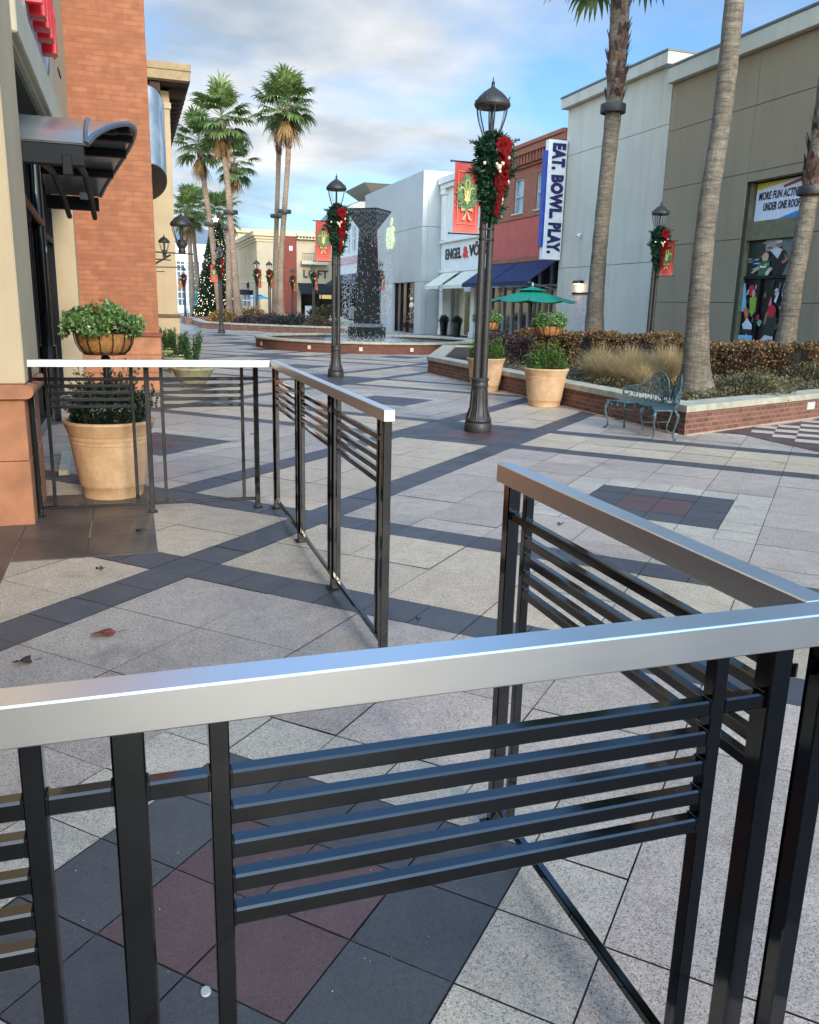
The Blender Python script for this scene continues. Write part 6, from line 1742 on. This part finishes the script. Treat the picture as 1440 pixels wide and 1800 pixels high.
b = MB(); b.box(-.03, -.001, 2.5, 9.5, .0, 2.45); b.build('shop_glass', M_glass, bb)
b = MB(); b.box(-.9, -.001, 4.5, 9.2, 2.1, 2.5); b.build('entrance_awning', mat('dark_awning_canvas', S(30, 34, 46), .8), bb)
b = MB()
for q in range(2):
    y = 5.6-q*.42
    b.tube([(-.05, y+.2*math.cos(a*PI/8), 2.85+.2*math.sin(a*PI/8)) for a in range(17)], .05, 5)
b.tube([(-.05, 4.98, 2.7), (-.05, 4.98, 3.2)], .05, 5)
b.build('round_logo', M_frame, bb)
cr2 = thing('cream_store_block', 'cream building mass between the Christmas tree and the beige corner store', 'building', (0, 84, 0))
b = MB(); b.box(9.2, 22, .5, 12, 3.2, 7.9); b.box(9.5, 22, .8, 12, 0, 3.2); b.build('wall', mat('cream_stucco', S(204, 190, 158), .85, 0, .04), cr2)
b = MB(); b.box(9.0, 22, .2, 12, 7.9, 8.25); b.build('cornice', mat('honey_cornice', S(204, 182, 144), .8), cr2)
b = MB(); b.box(9.1, 10.6, .38, .49, 3.3, 6.0); b.build('white_sign_panel', M_white, cr2)
ww = thing('white_window_building', 'white building with big gridded windows at the far left end of the street', 'building', (0, 108, 0))
b = MB(); b.box(3.0, 12, .3, 12, 0, 8.1); b.box(3.0, 12, 0, .29, 6.0, 8.1); b.box(3, 12, 0, .29, 0, .8); b.build('wall', M_white, ww)
for i in range(3):
    x0 = 5.3+i*1.75
    b = MB(); b.box(x0, x0+1.5, .2, .28, .8, 6.0); o = b.build('window', mat('grey_blue_glass', S(88, 100, 104), .12, 0, .25, .8), ww)
    b = MB()
    for k in range(4): b.box(x0+k*.47, x0+k*.47+.08, .1, .199, .8, 6.0)
    for k in range(7): b.box(x0, x0+1.5, .11, .198, .8+k*.8, .9+k*.8)
    reg(b.build('window_grid', M_white), o)
b = MB()
for i in range(4): b.box(5.0+i*1.75, 5.28+i*1.75, -.05, .29, .8, 6.0)
b.build('pier', M_white, ww)
# distant low roofs and hills so that the horizon is closed
tag(MB().box(-60, -5, 150, 170, 0, 5).build('long_low_building', M_stucco), 'long low beige building far off at the end of the street on the left', 'building')
tag(MB().box(4, 60, 160, 180, 0, 7).build('wide_low_building', M_stuccoL), 'wide low pale building far beyond the street end', 'building')
hb = MB(); 
hv = [(x, 700, 0) for x in range(-600, 700, 50)]+[(x, 720, 34+22*math.sin(x*.011+1)+8*math.sin(x*.05)) for x in range(-600, 700, 50)]+[(x, 900, 0) for x in range(-600, 700, 50)]
nn_ = len(range(-600, 700, 50))
hb.add(hv, [(i, i+1, nn_+i+1, nn_+i) for i in range(nn_-1)]+[(nn_+i, nn_+i+1, 2*nn_+i+1, 2*nn_+i) for i in range(nn_-1)])
tag(hb.build('hills', mat('blue_grey_hills', S(92, 104, 116), .95, 0, .15, .01)), kind='structure')

# ================================================================== CURVED BED BEYOND THE FOUNTAIN
PB = [(3.9, 49.2), (5.2, 46.6), (7.2, 44.3), (9.9, 42.3), (12.6, 45.5), (12.6, 62), (3.9, 62)]
cb2 = thing('curved_planting_bed', 'long low brick-edged planting bed with limestone cap beyond the fountain', 'planter wall', (0, 0, 0))
b = MB(); ring(b, PB, inset(PB, .3), 0, .3); b.build('brick_wall', M_brick2, cb2)
b = MB(); ring(b, inset(PB, -.04), inset(PB, .36), .3, .38); b.build('stone_cap', M_cap, cb2)
b = MB(); b.prism(inset(PB, .28), .2, .33, 'z'); b.build('soil', M_soil, cb2)
ps = [(3.8, 59.5), (6.5, 58.6), (6.5, 64), (3.8, 64)]
sp_ = thing('small_brick_bed', 'small brick planting bed left behind the curved bed', 'planter wall', (-.35, -3, 0))
b = MB(); ring(b, ps, inset(ps, .25), 0, .42); b.build('brick_wall', M_brick2, sp_)
def far_shrub(label, x, y, rx, rz_, m, n=1800, size=.11, name='shrub', grp=None):
    t = thing(name, label, 'shrub', (x, y, .3), 0, grp)
    b = MB(); b.ball((0, 0, 0), 1, 10, 0, Matrix.Diagonal((rx*.8, rx*.8, rz_*.8, 1))); b.build('branches', M_core, t)
    shrub_ball(t, 'foliage', m, (0, 0, 0), rx, rz_, n, size)
M_gold = leafmat('amber_shrub_leaves', [S(120, 84, 36), S(164, 118, 54), S(96, 78, 38), S(190, 144, 74)], .6, .15)
M_dkg = leafmat('dark_green_shrub_leaves', [S(34, 42, 30), S(54, 62, 42), S(44, 40, 36), S(70, 74, 50)], .6, .15)
far_shrub('amber hedge left of the bent palm trunk', 5.1, 49.6, .85, .75, M_gold)
far_shrub('amber shrub mass right of the bent palm trunk', 7.0, 51.5, 1.1, 1.0, M_gold, 2200)
far_shrub('plum-purple shrub in the middle of the curved bed', 7.4, 47.0, .95, .62, M_plum)
far_shrub('dark green shrub in front of the tall palm pair', 8.6, 46.2, 1.05, .68, M_dkg, 2200)
far_shrub('brown-green shrub at the right end of the curved bed', 9.6, 44.6, .8, .5, leafmat('brown_shrub_leaves', [S(74, 58, 40), S(98, 80, 52), S(60, 52, 38)], .6, .1))
far_shrub('low plum shrub at the left of the curved bed', 6.2, 48.2, .7, .45, M_plum, 1300)
far_shrub('pale silver-green shrub right of the curved bed shrubs', 10.8, 45.2, .6, .5, leafmat('silver_leaves', [S(150, 164, 142), S(186, 194, 172), S(120, 140, 116)], .6, .2), 900, .13)
far_shrub('olive grassy shrub before the tan storefront', 13.8, 62, 1.3, 1.0, leafmat('olive_leaves', [S(66, 64, 38), S(92, 88, 56), S(52, 54, 34)], .6, .2), 2200, .2)
# hedge plants between planter end and shopfront
far_shrub('small dark conifer left of the Christmas tree', 2.9, 66, .5, 1.2, M_dkg, 900, .12, 'dark_conifer')

# ================================================================== CHRISTMAS TREE
xt = thing('christmas_tree', 'tall lit Christmas tree behind the palms on the left', 'christmas tree', (6.45, 66, 0))
n = 15000
h_ = 6.75; u = nr.rand(n)**1.5
z = .35+u*h_; layer = .14*np.abs(((z*1.6) % 1)-.5)
r = (1-u)**.92*1.72*(1-layer)*(.72+.3*nr.rand(n)**.5)+.08; a = nr.rand(n)*2*PI
P = np.stack([r*np.cos(a), r*np.sin(a), z], 1); D = np.stack([np.cos(a), np.sin(a), nr.randn(n)*.4-.2], 1)+nr.randn(n, 3)*.35
b = MB(); b.quads(leaves(P, .24, asp=3, D=D)); b.build('branches', leafmat('christmas_tree_needles', [S(16, 34, 22), S(30, 54, 34), S(44, 70, 42), S(22, 40, 26)], .6, .1), xt)
b = MB(); b.lathe([(0, .2), (1.4, .3), (.75, 3.4), (.05, 6.9), (0, 7)], 0, 0, 14); b.cyl(0, 0, 0, .3, .25, 10); b.build('inner_cone', M_core, xt)
b = MB()
for i in range(520):
    u = rng.random()**1.5; zz = .4+u*h_; an = rng.uniform(PI*.95, PI*2.05); rr = (1-u)**.92*1.74+.1
    b.ball((rr*math.cos(an), rr*math.sin(an), zz), rng.uniform(.013, .030), 5)
b.build('tree_lights', M_lite, xt)
b = MB()
for k in range(10):
    a0 = k*PI/5; b.add([(0, 0, 7.3), (.0+.28*math.sin(a0)*(1 if k % 2 == 0 else .45), -.05, 7.3+.28*math.cos(a0)*(1 if k % 2 == 0 else .45)), (.28*math.sin(a0+PI/5)*(.45 if k % 2 == 0 else 1), -.05, 7.3+.28*math.cos(a0+PI/5)*(.45 if k % 2 == 0 else 1))], [(0, 1, 2)])
b.build('tree_star', M_lite, xt)

# ================================================================== UMBRELLAS AND SEATING
def umbrella(label, x, y, r, zr, zt, m, tilt=0):
    t = thing('market_umbrella', label, 'umbrella', (x, y, 0), .25)
    n = 8; b = MB(); v = [(0, 0, zt)]
    rings_ = 5
    for j in range(1, rings_+1):
        u = j/rings_
        for i in range(n*4):
            a = 2*PI*i/(n*4); k = 1-.075*(1-abs(((i/4) % 1)*2-1))*1.0
            k = math.cos(PI/n)/math.cos(((a+PI/n) % (2*PI/n))-PI/n)
            sag = .05*u*math.sin(((i/4) % 1)*PI)*0
            v.append((r*u*k*math.cos(a), r*u*k*math.sin(a), zt-(zt-zr)*(u**.95)-.05*math.sin(((i/4) % 1)*PI)*u))
    m_ = n*4; f = [(0, 1+i, 1+(i+1) % m_) for i in range(m_)]
    for j in range(rings_-1):
        for i in range(m_): f.append((1+j*m_+i, 1+(j+1)*m_+i, 1+(j+1)*m_+(i+1) % m_, 1+j*m_+(i+1) % m_))
    b.add(v, f); b.add([(p[0], p[1], p[2]-.008) for p in v], [tuple(reversed(q)) for q in f])
    b.build('canopy', m, t)
    b = MB(); vv = [(0, 0, zt+.05)]+[(r*.34*math.cos(2*PI*i/n), r*.34*math.sin(2*PI*i/n), zt-(zt-zr)*.27+.03) for i in range(n)]
    b.add(vv, [(0, 1+i, 1+(i+1) % n) for i in range(n)]); b.build('vent_cap', m, t)
    b = MB()
    for i in range(n):
        a = 2*PI*i/n; b.tube([(r*.98*math.cos(a), r*.98*math.sin(a), zr-.015), (0, 0, zt-.06)], .01, 4); b.tube([(r*.5*math.cos(a), r*.5*math.sin(a), zr+(zt-zr)*.45), (0, 0, zr-.1)], .008, 4)
    b.build('rib', M_darkmetal, t)
    b = MB(); b.tube([(0, 0, .06), (0, 0, zt+.05)], .022, 8); b.build('pole', M_darkmetal, t)
    b = MB(); b.ball((0, 0, zt+.09), .03, 8); b.tube([(0, 0, zt+.05), (0, 0, zt+.17)], .012, 6); b.build('finial', M_white, t)
    b = MB(); b.lathe([(0, 0), (.26, 0), (.26, .04), (.06, .09), (.03, .3), (0, .3)], 0, 0, 16); b.build('umbrella_stand', M_darkmetal, t)
    return t
umbrella('open green umbrella behind the planter pots', 11.0, 22.3, 1.30, 1.74, 2.09, mat('green_umbrella_canvas', S(6, 128, 100), .75, 0, .06, 3, .15, 120))
umbrella('open bright blue umbrella beyond the curved bed', 9.0, 62.0, .85, 1.78, 2.0, mat('blue_umbrella_canvas', S(20, 142, 178), .75, 0, .05))
t = thing('closed_umbrella', 'closed teal umbrella standing left of the Christmas tree', 'umbrella', (4.93, 66, 0))
b = MB(); prof = [(.03, 2.2), (.09, 2.0), (.17, 1.5), (.24, .98), (.2, .94)]
v = []; f = []
for (r_, z_) in prof:
    for i in range(24):
        a = 2*PI*i/24; k = 1+.22*math.cos(a*8); v.append((r_*k*math.cos(a), r_*k*math.sin(a), z_))
for j in range(4):
    for i in range(24): f.append((j*24+i, (j+1)*24+i, (j+1)*24+(i+1) % 24, j*24+(i+1) % 24))
b.add(v, f); b.build('folded_canopy', mat('teal_umbrella_canvas', S(18, 120, 132), .75, 0, .05), t)
b = MB(); b.tube([(0, 0, 0), (0, 0, 2.3)], .03, 6); b.cyl(0, 0, 0, .06, .28, 12); b.build('pole', M_darkmetal, t)
def cafe_table(x, y, l_):
    t = thing('cafe_table', l_, 'table', (x, y, 0))
    b = MB(); b.cyl(0, 0, .70, .73, .4, 16); b.build('table_top', M_darkmetal, t)
    b = MB(); b.tube([(0, 0, .02), (0, 0, .7)], .03, 6); b.cyl(0, 0, 0, .03, .22, 12); b.build('table_leg', M_darkmetal, t)
def cafe_chair(x, y, rz, l_):
    t = thing('cafe_chair', l_, 'chair', (x, y, 0), rz, 'dark cafe chairs by the teal umbrella')
    b = MB(); b.box(-.2, .2, -.2, .2, .43, .46, 0, None, .01); b.build('seat', M_darkmetal, t)
    b = MB(); b.tube([(-.19, .2, .45), (-.19, .26, .85), (.19, .26, .85), (.19, .2, .45)], .014, 5); b.tube([(0, .2, .45), (0, .25, .85)], .01, 4); b.build('backrest', M_darkmetal, t)
    for sx in (-1, 1):
        for sy in (-1, 1): b = MB(); b.tube([(sx*.18, sy*.18, .43), (sx*.21, sy*.21, 0)], .013, 5); b.build('leg', M_darkmetal, t)
cafe_table(4.93, 65.4, 'dark round cafe table under the closed teal umbrella')
cafe_chair(4.4, 65.2, R(90), 'dark cafe chair left of the round table'); cafe_chair(5.5, 65.2, R(-90), 'dark cafe chair right of the round table')
